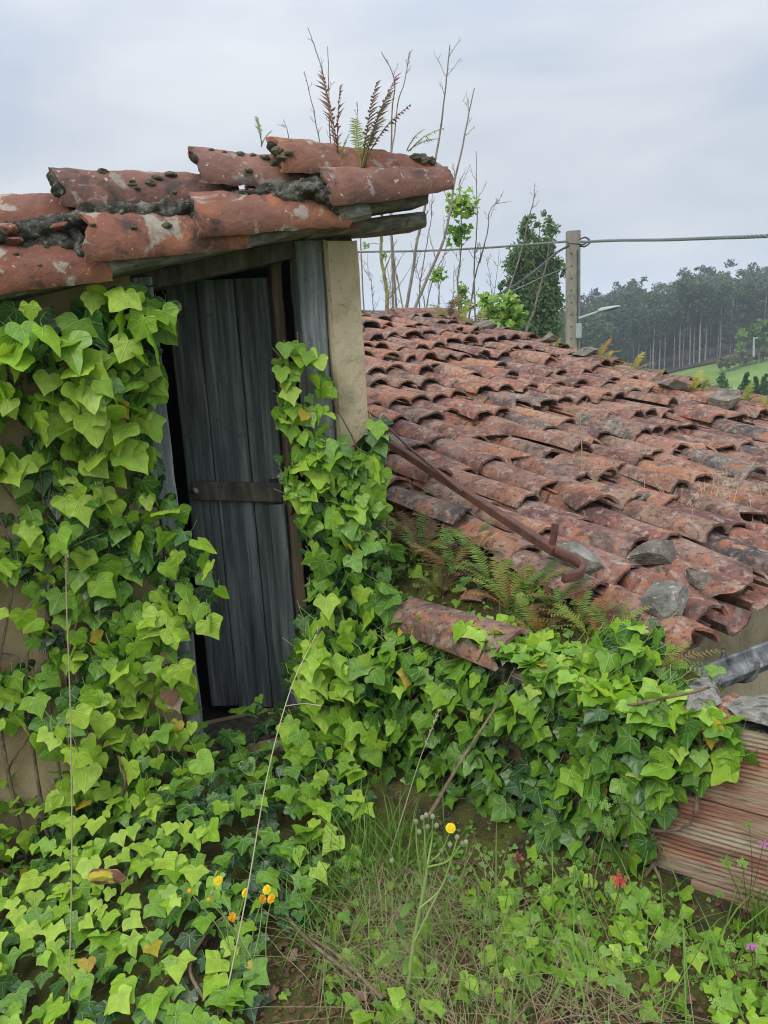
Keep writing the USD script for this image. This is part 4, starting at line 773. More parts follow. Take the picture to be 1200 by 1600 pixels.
aC = lambda a, o: Lw(a[0], a[1], o - 0.02 - 0.10 * np.clip(a[1] - 0.52, 0, 0.2) / 0.1)
pT = shapely.Polygon([(0.52, -.05), (.75, -.14), (1.0, -.12), (1.25, -.05), (1.32, .05), (0.52, .06)])
ivy_plant(ivC, pT, 330, lambda a, o: Lw(a[0], 0.545 + 0.09 * max(0, 1.05 - a[0]) + o * .8, a[1]), unit(Z + LO * .5), unit(LO * -.9 + Z * .5), r_, lambda a, q, r: 0.028 + 0.034 * r.random(len(a)), lambda a: 0.06 + 0 * a[:, 0], lambda a, q: 0.35 + 0.52 * q, 0, droop=0.1, lobes=(1, 1.2, .8), stalks=False)
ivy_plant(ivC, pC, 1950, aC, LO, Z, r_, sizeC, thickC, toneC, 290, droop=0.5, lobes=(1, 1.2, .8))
for k, pts in enumerate([[(990, 1285), (1030, 1298), (1075, 1290), (1082, 1275)], [(1088, 1270), (1092, 1210), (1088, 1170)], [(1010, 1130), (970, 1110), (1080, 1085), (1110, 1080)], [(1000, 1380), (1030, 1330), (1010, 1290), (1000, 1220)], [(1050, 1420), (1030, 1370), (1005, 1310)], [(940, 1180), (945, 1150), (965, 1140)], [(700, 1300), (690, 1200), (720, 1100), (740, 1040)]]):
    vine(ivC, [Lw(*lp(x, y, 0.03), 0.03) for x, y in pts], 0.006, 0.003, seed=440 + k, wig=0.003)
# D: ivy over the ground
ivD = Thing('ground_ivy', 'ivy carpet creeping over the ground below the left wall', 'ivy', gp(250, 1450))
fG = lambda x, y: tuple(gp(x, y)[:2])
pD = poly_of([(-260, 1300), (100, 1250), (300, 1240), (420, 1200), (560, 1220), (590, 1290), (560, 1320), (505, 1350), (500, 1420), (440, 1500), (400, 1640), (380, 1760), (-300, 1760)], fG)
def moundD(x, y):
    d = -((np.array([x, y]) - KC[:2]) @ WN[:2]) * -1
    return 0.05 + 0.20 * np.exp(-max(d, 0) / 0.22) + 0.16 * (float(fbm([x * 3.5, y * 3.5, 0.5], 2, 41)) - 0.35)
def ptD(a, o): return np.array([a[0], a[1], float(ground_z(a[0], a[1])) + max(moundD(a[0], a[1]), 0.02) * (0.25 + o * 8)])
ND = unit(Z * 0.9 + np.array([0, -0.5, 0]))
UD = unit(np.array([-0.1, 0.55, 0.55]))
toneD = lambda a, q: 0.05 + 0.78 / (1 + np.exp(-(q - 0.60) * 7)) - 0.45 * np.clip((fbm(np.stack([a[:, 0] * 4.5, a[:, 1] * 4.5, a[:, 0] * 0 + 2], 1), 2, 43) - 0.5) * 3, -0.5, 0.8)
ivy_plant(ivD, pD, 1500, ptD, ND, UD, r_, lambda a, q, r: (0.030 + 0.034 * r.random(len(a)) ** 1.6) * (0.80 + 0.28 * q), lambda a: 0.09 + 0 * a[:, 0], toneD, 290, droop=0.25, spread=0.36, lobes=(.8, 1.2, 1.0))
for k, pts in enumerate([[(-20, 1370), (60, 1410), (110, 1395), (130, 1365)], [(330, 1600), (300, 1540), (330, 1480), (380, 1430)], [(560, 1560), (470, 1480), (440, 1420), (460, 1350)], [(600, 1590), (520, 1510), (450, 1470)]]):
    vine(ivD, [gp(x, y) + Z * 0.05 for x, y in pts], 0.005, 0.003, seed=460 + k, wig=0.004)
# E: small creeping ivy on the open ground at the right
ivE = Thing('ground_ivy', 'small bright ivy runners creeping over the bare mossy ground', 'ivy', gp(820, 1480))
def runners(thing, spots, r, nparts, sizes=(0.018, 0.040), tone=(0.55, 0.92)):
    P = []
    for x, y, rad, n in spots:
        c = gp(x, y)
        for _ in range(n):
            d = r.normal(0, rad / 2, 2); p = np.array([c[0] + d[0], c[1] + d[1] * 0.8]); P.append([p[0], p[1], float(ground_z(*p)) + r.uniform(0.01, 0.045)])
    P = np.array(P); n = len(P)
    N = unit(np.array([0, -0.45, 0.9]) + r.normal(0, 0.48, (n, 3))); T = unit(np.array([0, -0.7, -0.2]) + r.normal(0, 0.6, (n, 3)))
    V, F, U_ = leaf_batch(P, N, T, r.uniform(*sizes, n), r.dirichlet((.8, 1.3, 1), n), r)
    add_leaf_prims(thing, V, F, U_, r.uniform(*tone, n), nparts, np.argsort(-r.random(n)))
    petioles(thing, P, P - Z * 0.04 + r.normal(0, 0.012, (n, 3)), r, M_STALKG)
runners(ivE, [(800, 1450, .09, 22), (840, 1500, .11, 36), (900, 1480, .10, 30), (960, 1490, .09, 20), (780, 1540, .08, 16), (870, 1420, .09, 14), (740, 1420, .08, 6), (640, 1500, .10, 20), (560, 1350, .08, 14), (820, 1400, .12, 20), (1150, 1590, .1, 18), (600, 1590, .12, 22), (700, 1570, .10, 16), (1000, 1420, .08, 16), (1060, 1450, .10, 18), (1130, 1500, .12, 24), (1180, 1560, .1, 16), (1040, 1540, .1, 12), (930, 1560, .12, 10), (580, 1450, .1, 16), (530, 1530, .1, 18)], r_, 290)
#@@MORE

# ------------------------------------------------------------------ ferns
def frond(base, d_out, up, L, arch, width, r, npin=15, tipcol=None, lean=0.35):
    """One fern leaf: a stalk that rises along up, leans along d_out and droops; paired leaflets."""
    d_out = unit(np.asarray(d_out, float)); u = np.linspace(0, 1, 12)
    p = base + L * (u[:, None] * (up * math.cos(lean) + d_out * math.sin(lean)) + (arch * u ** 2.2)[:, None] * (d_out * 0.75 - up * 0.55))
    t = np.gradient(p, axis=0); t = unit(t); side = unit(np.cross(t, np.cross(d_out, up) * 0 + up * 0.5 + d_out)) if False else unit(np.cross(d_out, up))
    parts = [tube(p, np.linspace(0.0022, 0.0006, 12), 3, False)]
    V, Fc = [], []
    for k in range(npin):
        s = 0.22 + 0.78 * (k + 0.5) / npin; i = s * 11; a = int(min(i, 10)); q = p[a] + (p[a + 1] - p[a]) * (i - a); tt = t[a]
        w = width * L * math.sin(math.pi * min(1, 0.30 + 0.70 * (1 - s) ** 0.8)) * (0.45 + 0.55 * min(1, (1 - s) * 2.2)) * r.uniform(0.85, 1.12)
        nrm = unit(np.cross(side, tt))
        for sg in (-1, 1):
            dr = unit(side * sg * 0.92 + tt * 0.42 + nrm * r.normal(-0.10, 0.14)); e = q + dr * w; hw = tt * (L * 0.78 / npin) * 0.34
            m1 = q + dr * w * 0.35; o = len(V) * 0 + sum(1 for _ in ()) ; b = len(V)
            V += [q - hw * 0.8, q + hw * 0.8, m1 + hw * 1.0 + nrm * w * .04, m1 - hw * 1.0 + nrm * w * .04, e - nrm * w * 0.10]
            Fc += [[b, b + 3, b + 2], [b, b + 2, b + 1], [b + 3, b + 4, b + 2]]
    parts.append((np.array(V), np.array(Fc)))
    return join(parts)
EXTRA = 0
def fern(label, base, fronds, r, group=None, up=Z):
    fronds = list(fronds) + [(r.uniform(.09, .17), r.uniform(0, 360), r.uniform(.4, .9), [G, YG, BR, BR, OR][r.integers(5)], r.uniform(.10, .7)) for _ in range(EXTRA)]
    t = Thing('fern', label, 'fern', base, group)
    for (L, azd, arch, mat, *more) in fronds:
        a = math.radians(azd); d = np.array([math.sin(a), math.cos(a), 0])
        t.add('frond', frond(base + np.array([r.normal(0, .006), r.normal(0, .006), 0]), d, up, L, arch, 0.21 * (more[1] if len(more) > 1 else 1), r, int(12 + L * 26), lean=more[0] if more else 0.4), mat)
    return t
rf = np.random.default_rng(5)
def on_bed(px, py, z=0.62):
    b = bed.reshape(-1, 3); d = b - EYE; w = d @ c_f; sx, sy = 600 + F_PX * (d @ c_r) / w, 800 - F_PX * (d @ c_u) / w
    return b[np.argmin((sx - px) ** 2 + (sy - py) ** 2)] - Z * 0.004
G, YG, BR, OR = M_FERN, M_FERNY, M_FERNB, M_FERNR
EXTRA = 9
fern('large green and bronze fern at the foot of the pillar beside the iron bar', on_bed(655, 880, .66), [(.24, -20, .5, BR), (.26, 15, .45, G), (.22, 60, .7, G), (.24, -60, .6, BR), (.20, 100, .8, G), (.22, 160, .8, YG), (.18, -120, .8, G), (.20, 40, .4, BR)], rf)
fern('dense green fern on the ledge nearest the pillar', on_bed(622, 858, .66), [(.20, -30, .5, G), (.22, 30, .6, BR), (.17, 120, .9, G), (.20, -90, .6, YG), (.16, 170, .9, G)], rf)
fern('bronze fern in the middle of the mossy ledge', on_bed(700, 905, .63), [(.22, 0, .5, G), (.22, 45, .6, BR), (.20, -50, .6, BR), (.16, 110, .9, BR), (.17, 180, .8, G)], rf)
fern('yellowing fern standing on the moss right of the bronze ferns', on_bed(795, 955, .60), [(.20, -10, .4, OR), (.19, 40, .6, YG), (.15, -60, .6, YG), (.14, 120, .8, BR), (.17, 70, .5, G)], rf)
fern('single bright green frond reaching toward the hooked iron bar', on_bed(830, 930, .60), [(.20, 60, .55, G), (.16, 85, .6, YG)], rf)
fern('green frond lying on the tiles beside the ivy', on_bed(868, 955, .60), [(.17, 70, .6, G), (.12, 20, .6, G)], rf)
fern('orange tinged fern among the ivy leaves on the wall top', on_bed(905, 985, .58), [(.16, 20, .5, OR), (.18, 60, .6, OR), (.15, -40, .6, G), (.14, 100, .8, YG), (.15, -90, .6, BR)], rf)
fern('rusty fern at the lower end of the ledge', on_bed(955, 1005, .57), [(.16, 40, .6, OR), (.15, 80, .6, BR), (.14, -20, .5, YG), (.12, 130, .8, YG)], rf)
fern('yellow green fern at the eave end of the ledge', on_bed(1020, 1060, .56), [(.14, 10, .6, YG), (.13, 60, .7, YG), (.12, -50, .6, YG), (.12, 110, .8, G)], rf)
fern('small bronze fern growing out of the ivy on the edge tile', on_bed(845, 1000, .57), [(.12, 0, .4, BR), (.12, 60, .7, BR), (.10, -70, .7, BR)], rf)
fern('tall bronze fern close against the pillar ivy', on_bed(618, 815), [(.22, 20, .4, BR), (.2, 60, .6, G), (.2, -30, .5, BR), (.18, 100, .7, YG)], rf)
fern('bushy bronze and green fern left of the tile shard', on_bed(668, 885), [(.22, 10, .4, BR), (.2, 60, .6, G), (.2, -50, .5, G), (.18, 110, .7, BR)], rf)
fern('small bronze fern beside the ivy at the top of the ledge', on_bed(640, 845), [(.17, 20, .5, BR), (.15, 70, .8, BR), (.15, -40, .6, YG), (.14, 120, .9, G)], rf)
fern('dark green fern under the flat broken tile', on_bed(745, 880), [(.18, 30, .5, G), (.17, -30, .6, G), (.15, 90, .8, YG), (.13, 150, .9, BR)], rf)
fern('mixed bronze fern in front of the moss near the edge tile', on_bed(690, 935), [(.14, 0, .4, BR), (.13, 50, .6, G), (.13, -60, .6, YG), (.11, 110, .8, BR)], rf)
fern('green fern leaning over the moss toward the ivy', on_bed(770, 925), [(.19, -20, .5, G), (.17, 50, .6, YG), (.15, -90, .7, G), (.14, 110, .8, OR)], rf)
fern('rust coloured fern between the lowest tiles and the ivy', on_bed(925, 1000), [(.15, 20, .5, OR), (.15, -40, .6, YG), (.14, 70, .7, OR), (.12, 120, .8, G)], rf)
EXTRA = 0
w1 = on_wall(528, 268, .10)
fern('two tall brown tipped fronds on the top verge tiles', w1, [(0.287, -70, .06, M_RUSSET, .10, 1.0), (0.244, 80, .06, M_RUSSET, .05, 1.05), (0.122, 60, .2, YG, .2, .6)], rf)
fern('clump of green and brown fronds on the verge beside the two tall fronds', on_wall(566, 262, .10), [(0.256, 60, .2, G, .25, .9), (0.293, 70, .15, M_RUSSET, .30, 1.0), (0.232, 85, .3, M_RUSSET, .45, 1.0), (0.195, 40, .3, G, .35, 1), (0.268, 55, .1, BR, .2, .8), (0.171, -10, .2, YG, .2, 1)], rf)
fern('tiny yellowish frond at the left end of the top tile', on_wall(412, 228, .02), [(0.085, -60, .1, YG, .05, 1.2), (0.061, 80, .3, YG, .4, 1.2)], rf)
fern('small green fern at the right end of the top tile', on_wall(636, 236, 0.0), [(0.122, 80, .4, YG, .7, 1.2), (0.098, 60, .3, G, .5, 1.2), (0.085, 100, .5, YG, .9, 1.2)], rf)
OR = M_FERNO
for k, (px, py, hpx, mats_, lab) in enumerate([
        (703, 500, 34, (BR, YG, BR), 'brownish fern at the top corner of the tiled roof'), (722, 505, 30, (YG, BR, YG), 'yellow brown fern beside the first one on the ridge corner'), (748, 512, 26, (YG, YG, BR), 'olive fern on the ridge below the bright shrub'),
        (868, 543, 14, (YG, OR, YG), 'low yellow fern in front of the concrete pole'), (935, 560, 26, (OR, YG, OR), 'bright orange fern right of the pole on the roof edge'), (947, 564, 15, (OR, OR, YG), 'short orange fern touching the bright orange one'),
        (992, 578, 24, (OR, YG, OR), 'rusty orange fern standing alone on the roof edge against the forest'), (1028, 592, 14, (YG, YG, OR), 'low yellow fern left of the brown edge stone'), (1082, 610, 26, (OR, YG, YG), 'orange and green fern between the two edge stones'),
        (1096, 612, 24, (YG, YG, G), 'green yellow fern right of the orange one between the edge stones'), (1163, 630, 26, (YG, OR, YG), 'yellow fern below the conifers on the roof edge'), (1192, 640, 18, (YG, OR, YG), 'last yellow fern at the right margin of the roof edge')]):
    e, u = rp(px, py, 0.08); P = Rf(e, u, 0.06); L = hpx * np.linalg.norm(P - EYE) / F_PX * 1.5
    fern(lab, P, [(L, 30 + 40 * rf.random(), .3, mats_[0], .3, 1.5), (L * .9, 120 * rf.random() - 140, .5, mats_[1], .5, 1.5), (L * .8, 90, .6, mats_[2], .7, 1.5), (L * .7, -70, .6, mats_[1], .8, 1.5), (L * .8, 180, .3, mats_[2], .4, 1.5)], rf)

# ------------------------------------------------------------------ stones, iron bar and odd pieces on the roof
def roof_stone(px, py, wpx, hpx, seed, mat, label, h=0.125):
    e, u = rp(px, py + hpx * .3, h); P = Rf(e, u, h); k = np.linalg.norm(P - EYE) / F_PX
    rr_ = np.random.default_rng(seed); a_ = rr_.uniform(-.5, .5); x_, y_ = unit(c_r), unit(np.cross(RN, c_r)); X_ = unit(x_ * math.cos(a_) + y_ * math.sin(a_) + RN * rr_.uniform(-.15, .15)); Y_ = unit(np.cross(RN, X_)); single('stone', rock(P, wpx * k * .74, hpx * k * .72, hpx * k * .60, seed, 4, np.array([X_, Y_, np.cross(X_, Y_)]), 11, .34, .72), mat, label, 'stone')
roof_stone(905, 852, 66, 56, 81, M_STONE, 'big pale grey stone behind the upright of the iron bar')
roof_stone(1027, 856, 78, 36, 82, M_STONEB, 'dark grey flat stone wedged between tiles right of the big pale stone')
roof_stone(1094, 893, 56, 32, 83, M_STONEB, 'small dark stone beside the rounded tile near the right margin')
roof_stone(1030, 925, 64, 58, 84, M_STONE, 'grey angular stone resting on the lowest tiles')
roof_stone(995, 955, 22, 18, 85, M_STONE, 'little grey stone below the angular one')
roof_stone(857, 524, 30, 18, 86, M_STONEB, 'rounded grey stone on the roof edge left of the pole')
roof_stone(915, 545, 36, 18, 87, M_STONE, 'grey slab stone on the roof edge right of the pole')
roof_stone(1055, 592, 32, 24, 88, M_STONEB, 'brown stone on the roof edge with a pale top')
roof_stone(1138, 616, 40, 32, 89, M_STONEB, 'larger brown stone on the roof edge before the conifers')
roof_stone(1005, 772, 24, 14, 90, M_STONE, 'small pale stone among the dry grass on the tiles')
roof_stone(760, 503, 30, 18, 91, M_STONEB, 'dark tile stub on the ridge beside the ferns')
bar = Thing('iron_bar', 'rusty flat iron bar with a hooked end lying over the tiles', 'iron bar', Rf(*rp(880, 875, .1), .05))
def RH(px, py, h): return Rf(*rp(px, py, h), h)
b0, b1 = RH(592, 682, .19), RH(868, 862, .17)
bar.add('bar', beam(b0, b1, RN, 0.030, 0.030, 0.001, 12, 0.003, 51), M_IRON)
hk = curve([b1 - unit(b1 - b0) * .01, RH(893, 872, .17), RH(910, 884, .165), RH(905, 897, .16), RH(880, 903, .155)], 18)
tg = unit(np.gradient(hk, axis=0)); sd = unit(np.cross(tg, RN))
bar.add('hook', join([patch(np.stack([hk + sd * a * .009 + RN * b * .015 for a, b in ((-1, -1), (1, -1), (1, 1), (-1, 1), (-1, -1))], 1), True)] + [(np.array([hk[k] + sd[k] * a * .009 + RN * b * .015 for a, b in ((-1, -1), (1, -1), (1, 1), (-1, 1))]), np.array([[0, 1, 2, 3]])) for k in (0, -1)]), M_IRON)
ub = RH(862, 858, .17)
bar.add('upright', beam(ub - RN * .01, ub + Z * 0.085 + c_r * .012, c_f, 0.022, 0.012, 0.001, 6, 0.002, 52), M_IRON)
rod = Thing('iron_rod', 'thin dark rusty rod slanting down beside the iron bar', 'iron rod', RH(720, 765, .1))
rod.add('rod', tube(curve([RH(560, 632, .25), RH(600, 662, .24), RH(640, 700, .23), RH(722, 768, .20)], 20), 0.0055, 7), M_IRON)
# a loose tile shard on the moss
sh = barrel(0.08, .07, .06, .014, 90, 4, 7, 95, .01); c = on_bed(727, 932, .60)
X, Yv, Zv = frame_of(np.array([.6, -.5, .1]), Z); single('tile_shard', place(sh, c - Zv * .03, X, Yv, Zv), M_TILE[2], 'small broken piece of orange tile lying on the moss', 'tile shard')
for k, (x, y, az, L, mm) in enumerate([(752, 835, 1.0, .26, 3), (820, 860, .9, .40, 2), (690, 800, .5, .20, 1)]):
    P = RH(x, y, .05); X, Yv, Zv = frame_of(-RU + RE * (0.2 + .3 * k) , RN); single('loose_tile', place(barrel(L, .09, .08, .015, 120, 6, 9, 97 + k, .03), P - X * L / 2 - Zv * .03, X, Yv, Zv), M_TILE[mm], ('slipped dark tile left of the iron bar', 'long tilted tile lying below the iron bar', 'flat broken tile above the ferns')[k], 'roof tile')

# ------------------------------------------------------------------ trees
def leaf_cloud(centers, radii, n, size, r, squash=(1, 1, 1), shell=0.55, wexp=2.0):
    c = np.asarray(centers, float); w = np.asarray(radii, float) ** wexp; i = r.choice(len(c), n, p=w / w.sum())
    d = unit(r.normal(size=(n, 3))) * (shell + (1 - shell) * r.random((n, 1))) ; p = c[i] + d * np.asarray(radii)[i][:, None] * np.asarray(squash)
    a = unit(r.normal(size=(n, 3))); b = unit(np.cross(a, r.normal(size=(n, 3)))); s = size * r.uniform(.6, 1.3, (n, 1))
    v = np.stack([p - a * s, p + b * s * .55, p + a * s, p - b * s * .55], 1).reshape(-1, 3)
    return v, np.arange(4 * n).reshape(-1, 4)
def trunk_mesh(base, h, r0, r1, r, lean=0.02, sides=7):
    p = base + np.outer(np.linspace(0, 1, 8), [0, 0, h]); p[:, :2] += np.cumsum(r.normal(0, lean * h / 8, (8, 2)), 0); return tube(p, np.linspace(r0, r1, 8), sides)
def pine(base, h, r, label, group, bare=.45):
    t = Thing('pine_tree', label, 'tree', base, group)
    t.add('trunk', trunk_mesh(base, h * .92, h * .0095, h * .004, r), M_BARK)
    lo = bare; zs = np.linspace(lo, .97, 16); cs = [base + np.array([r.normal(0, h * .05), r.normal(0, h * .05), h * z]) for z in zs]
    rs = [h * (0.045 + 0.085 * math.sin(math.pi * min(1, (1.05 - z) / (1.05 - lo) * .8))) * r.uniform(.6, 1.3) for z in zs]
    t.add('crown', leaf_cloud(cs, rs, 1300, h * .018, r, (1.1, 1.1, .6), .2), M_PINE); return t
def euca(base, h, r, label, group):
    t = Thing('eucalyptus_tree', label, 'tree', base, group)
    t.add('trunk', trunk_mesh(base, h * .95, h * .012, h * .003, r, .03), M_BARK)
    zs = np.linspace(.35, .98, 20); cs = [base + np.array([r.normal(0, h * .07), r.normal(0, h * .07), h * z]) for z in zs]
    rs = [h * (.05 + .055 * math.sin(math.pi * min(1, (z - .25) / .8))) * r.uniform(.6, 1.3) for z in zs]
    t.add('crown', leaf_cloud(cs, rs, 1300, h * .020, r, (1, 1, .8), .25), M_EUCA); return t
rt = np.random.default_rng(9)
def skyline(px): return np.interp(px, [820, 880, 905, 940, 975, 1005, 1050, 1100, 1140, 1170, 1210, 1300, 1500], [500, 482, 474, 462, 452, 456, 440, 426, 432, 424, 420, 408, 400])
protos = {}
gP, gE = 'pines along the front of the far wood', 'eucalyptus trees behind the pines of the far wood'
lP, lE = 'tall dark pine in the front of the far wood', 'grey green eucalyptus standing in the back of the far wood'
def forest_tree(kind, px, y, frac, k, bare=False):
    P = at_depth(px, 560, y); P[2] = float(valley_z(P[0], P[1])) + 0.2
    top = at_depth(px, skyline(px) + (rt.normal(0, 6)), y)[2]; h = (top - P[2]) * frac * rt.uniform(.90, 1.06)
    key = (kind, k % 3 + (3 if bare else 0))
    if key not in protos:
        t = pine(P, h, rt, lP, gP, .52 if bare else rt.uniform(.10, .22)) if kind == 'p' else euca(P, h, rt, lE, gE); protos[key] = (t.path, h)
    else:
        src, h0 = protos[key]; s = h / h0
        copy_of(src, 'pine_tree' if kind == 'p' else 'eucalyptus_tree', lP if kind == 'p' else lE, 'tree', P, rt.uniform(0, 360), (s * rt.uniform(.9, 1.15),) * 2 + (s,), gP if kind == 'p' else gE)
for k in range(40): px = 865 + 8.8 * k + rt.normal(0, 2.5); forest_tree('p', px, 128 + 0.05 * (px - 1000) + rt.uniform(0, 7), .88, k, 985 < px < 1125)
for k in range(34): px = 862 + 10.5 * k + rt.normal(0, 3); forest_tree('p', px, 139 + rt.uniform(0, 8), .95, k)
for k in range(40): px = 845 + 9.6 * k + rt.normal(0, 3); forest_tree('e', px, 152 + rt.uniform(0, 10), 1.0, k)
for k in range(40): px = 835 + 9.9 * k + rt.normal(0, 3); forest_tree('e', px, 166 + rt.uniform(0, 12), 1.02, k)
def bushy(name, label, px, py_top, wpx, Y, mat, n, size, shape='round', cat='tree', group=None, zbase=None):
    top = at_depth(px, py_top, Y); w = wpx * Y / F_PX; base = top.copy(); base[2] = float(valley_z(top[0], top[1])) if zbase is None else zbase
    h = top[2] - base[2]; t = Thing(name, label, cat, base, group); c = []; r = []
    if shape == 'cone':
        for z in np.linspace(.04, .99, 30): c.append(base + np.array([rt.normal(0, w * .07), rt.normal(0, w * .07), h * z])); r.append(w * .5 * max(.22, (1 - z ** 6)) * 1.5 * rt.uniform(.85, 1.1))
    elif shape == 'round':
        for _ in range(18): d = unit(rt.normal(size=3)) * rt.uniform(.2, .75); c.append(base + np.array([d[0] * w * .5, d[1] * w * .5, h * .55 + d[2] * h * .42])); r.append(min(w, h) * rt.uniform(.13, .24))
    t.add('trunk', trunk_mesh(base - Z * .1, h * .7, max(w * .03, .03), max(w * .008, .01), rt), M_BARK)
    t.add('crown', leaf_cloud(c, r, n * 7 if shape == 'cone' else n, size * (.8 if shape == 'cone' else 1), rt, (1.1, 1.1, 1.3) if shape == 'cone' else (1, 1, 1), .35, 1.0), mat); return t
for px, top, w, lab in [(1129, 586, 28, 'broad dark green conifer, leftmost of the row below the pasture'), (1166, 584, 20, 'slim conifer second in the row below the pasture'), (1181, 590, 18, 'shorter slim conifer third in the row below the pasture'), (1195, 585, 20, 'slim conifer cut by the right margin of the photo')]:
    bushy('conifer_tree', lab, px, top, w, 45, M_CYPRESS, 1800, .075, 'cone')
bushy('shrub', 'dark green shrub left of the conifers, behind the roof edge', 1088, 588, 34, 42, M_CYPRESS, 1600, .075, 'round', 'shrub')
bushy('shrub', 'olive brown shrub between the first two conifers', 1150, 590, 18, 46, M_SHRUB, 1200, .075, 'round', 'shrub')
bushy('shrub', 'low dark shrub behind the orange ferns on the roof edge', 1050, 594, 34, 60, M_CYPRESS, 1200, .10, 'round', 'shrub')
for k in range(9): bushy('hedge_shrub', 'low olive shrub in the hedge along the upper edge of the pasture', 1128 + 11 * k, 553 - 1.0 * k + rt.uniform(-2, 2), 18, 119 + .6 * k, M_SHRUB, 350, .30, 'round', 'shrub', 'hedge along the top of the pasture')
bushy('leafy_tree', 'fresh light green tree at the right margin above the pasture', 1190, 486, 42, 121, M_BROAD, 2200, .36, 'round')
bushy('leafy_tree', 'smaller pale green tree before the dark pines', 1160, 496, 22, 122, M_BROAD, 1000, .34, 'round')
# poplar
pb_ = at_depth(836, 560, 30); pb_[2] = float(valley_z(pb_[0], pb_[1])); ptop = at_depth(836, 330, 30)[2]; ph = ptop - pb_[2]
pop = Thing('poplar_tree', 'tall slender dark green poplar behind the roof ridge', 'tree', pb_)
pop.add('trunk', trunk_mesh(pb_, ph * .93, .16, .02, rt, .01), M_BARK)
cs, rs = [], []
for px, top, w in [(822, 336, 44), (843, 334, 34), (858, 345, 34), (806, 392, 40), (872, 405, 30), (838, 380, 60), (795, 440, 38)]:
    q0, q1 = at_depth(px + (836 - px) * .35, 560, 30 + rt.normal(0, .3)), at_depth(px, top, 30 + rt.normal(0, .5)); w_ = w * 30 / F_PX / 2
    limb = curve([pb_ + Z * (ph * .35), q0 * .4 + q1 * .6 + np.array([0, 0, -.3]), q1 - Z * .2], 10); pop.add('limb', tube(limb, np.linspace(.045, .01, 10), 5), M_BARK)
    for s in np.linspace(0, 1, 22): cs.append(q0 + (q1 - q0) * s + rt.normal(0, w_ * .28, 3)); rs.append(w_ * rt.uniform(.45, 1.05) * (1 - .55 * s ** 5))
pop.add('crown', leaf_cloud(cs, rs, 34000, .078, rt, (1, 1, 1.2), .15), M_POPLAR)
# bare shoots behind the houses
def shoot(label, pts, Y, r0, r1, mat, ntw, tl=(.12, .42), tufts=(), seed=0, dY=0.0):
    r = np.random.default_rng(seed); p = curve([at_depth(x, y, Y + dY * k / max(1, len(pts) - 1)) for k, (x, y) in enumerate(pts)], 30); base = p[0]
    p = p + np.cumsum(r.normal(0, .004, p.shape), 0)
    t = Thing('bare_sapling', label, 'sapling', base); rad = np.linspace(r0 * .72, r1 * .8, 30)
    t.add('stem', tube(p, rad, 6), mat)
    tw = []
    for k in range(ntw):
        i = int(r.uniform(5, 28)); d = unit(np.gradient(p, axis=0)[i]); o = unit(np.cross(d, r.normal(size=3))); L = r.uniform(*tl) * (1 - .5 * i / 30); u = np.linspace(0, 1, 7)[:, None]
        q = p[i] + L * (u * (d * .75 + o * .65) + .12 * u ** 2 * Z) + np.cumsum(r.normal(0, .006, (7, 3)), 0); t.add('twig', tube(q, np.linspace(max(rad[i] * .45, .0035), .0018, 7), 4, False), mat)
        for b in range(2):
            j = r.integers(2, 6); o2 = unit(d + r.normal(0, .7, 3)); tw.append(tube([q[j], q[j] + o2 * L * .16, q[j] + o2 * L * .28 + Z * .01], [.0025, .002, .0014], 3, False))
    if tw: t.add('fine_twigs', join(tw), mat, kind='stuff')
    for (x, y, rpx) in tufts:
        c = at_depth(x, y, Y); R = rpx * Y / F_PX; i = np.argmin(np.linalg.norm(p - c, axis=1)); t.add('twig', tube([p[i], (p[i] + c) / 2 + Z * .02, c], .003, 4), mat)
        n = int(14 + rpx * 4.5); N = unit(Z * .7 + r.normal(0, .5, (n, 3))); T = unit(r.normal(0, 1, (n, 3)) - Z * .3)
        V, F, U_ = leaf_batch(c + unit(r.normal(size=(n, 3))) * R * r.uniform(.2, 1.1, (n, 1)), N, T, R * r.uniform(.26, .48, n), r.dirichlet((.5, 1, 2), n), r, 10, (1.0,))
        v = V.reshape(-1, 3); f = (F[None] + (np.arange(n) * V.shape[1])[:, None, None]).reshape(-1, 3); t.add('leaf_tuft', (v, f, normals(v, f)), M_SHOOT)
    return t
Ys = 9.0
shoot('tall bare stem with a fork near its tip, nearest the gable', [(632, 505), (645, 430), (664, 330), (684, 235), (698, 130), (703, 68)], Ys, .030, .006, M_TWIG, 9, seed=1)
shoot('long curving bare stem leaning right, rising highest right of the gable', [(645, 505), (655, 470), (695, 380), (715, 290), (735, 200), (749, 142)], Ys - .4, .030, .006, M_TWIG, 9, seed=2)
shoot('thick mossy stem close beside the pillar', [(602, 520), (603, 470), (597, 420), (597, 370), (606, 300), (612, 240)], Ys - 1, .034, .010, M_TWIGM, 9, tufts=[(571, 384, 7), (600, 400, 6), (602, 440, 5), (592, 345, 5)], seed=3)
shoot('thin bare stem above the left end of the tall fronds', [(560, 520), (536, 330), (516, 190), (496, 95), (480, 40)], Ys, .018, .005, M_TWIG, 8, (.08, .2), seed=4)
shoot('straight bare stem rising behind the tall fronds', [(548, 520), (530, 330), (519, 180), (518, 66)], Ys + .3, .018, .005, M_TWIG, 10, (.08, .2), seed=5)
shoot('short thin stem left of the tall fronds', [(560, 520), (515, 300), (492, 190), (476, 112)], Ys, .014, .004, M_TWIG, 7, (.06, .15), seed=6)
shoot('bare stem with a crooked fork above the frond clump', [(622, 520), (612, 330), (616, 190), (622, 120), (602, 74)], Ys + .4, .020, .005, M_TWIG, 8, (.08, .2), seed=7)
shoot('upright bare stem right behind the frond clump', [(618, 520), (610, 300), (620, 180), (633, 118), (638, 82)], Ys + .2, .016, .005, M_TWIG, 7, (.08, .2), seed=8)
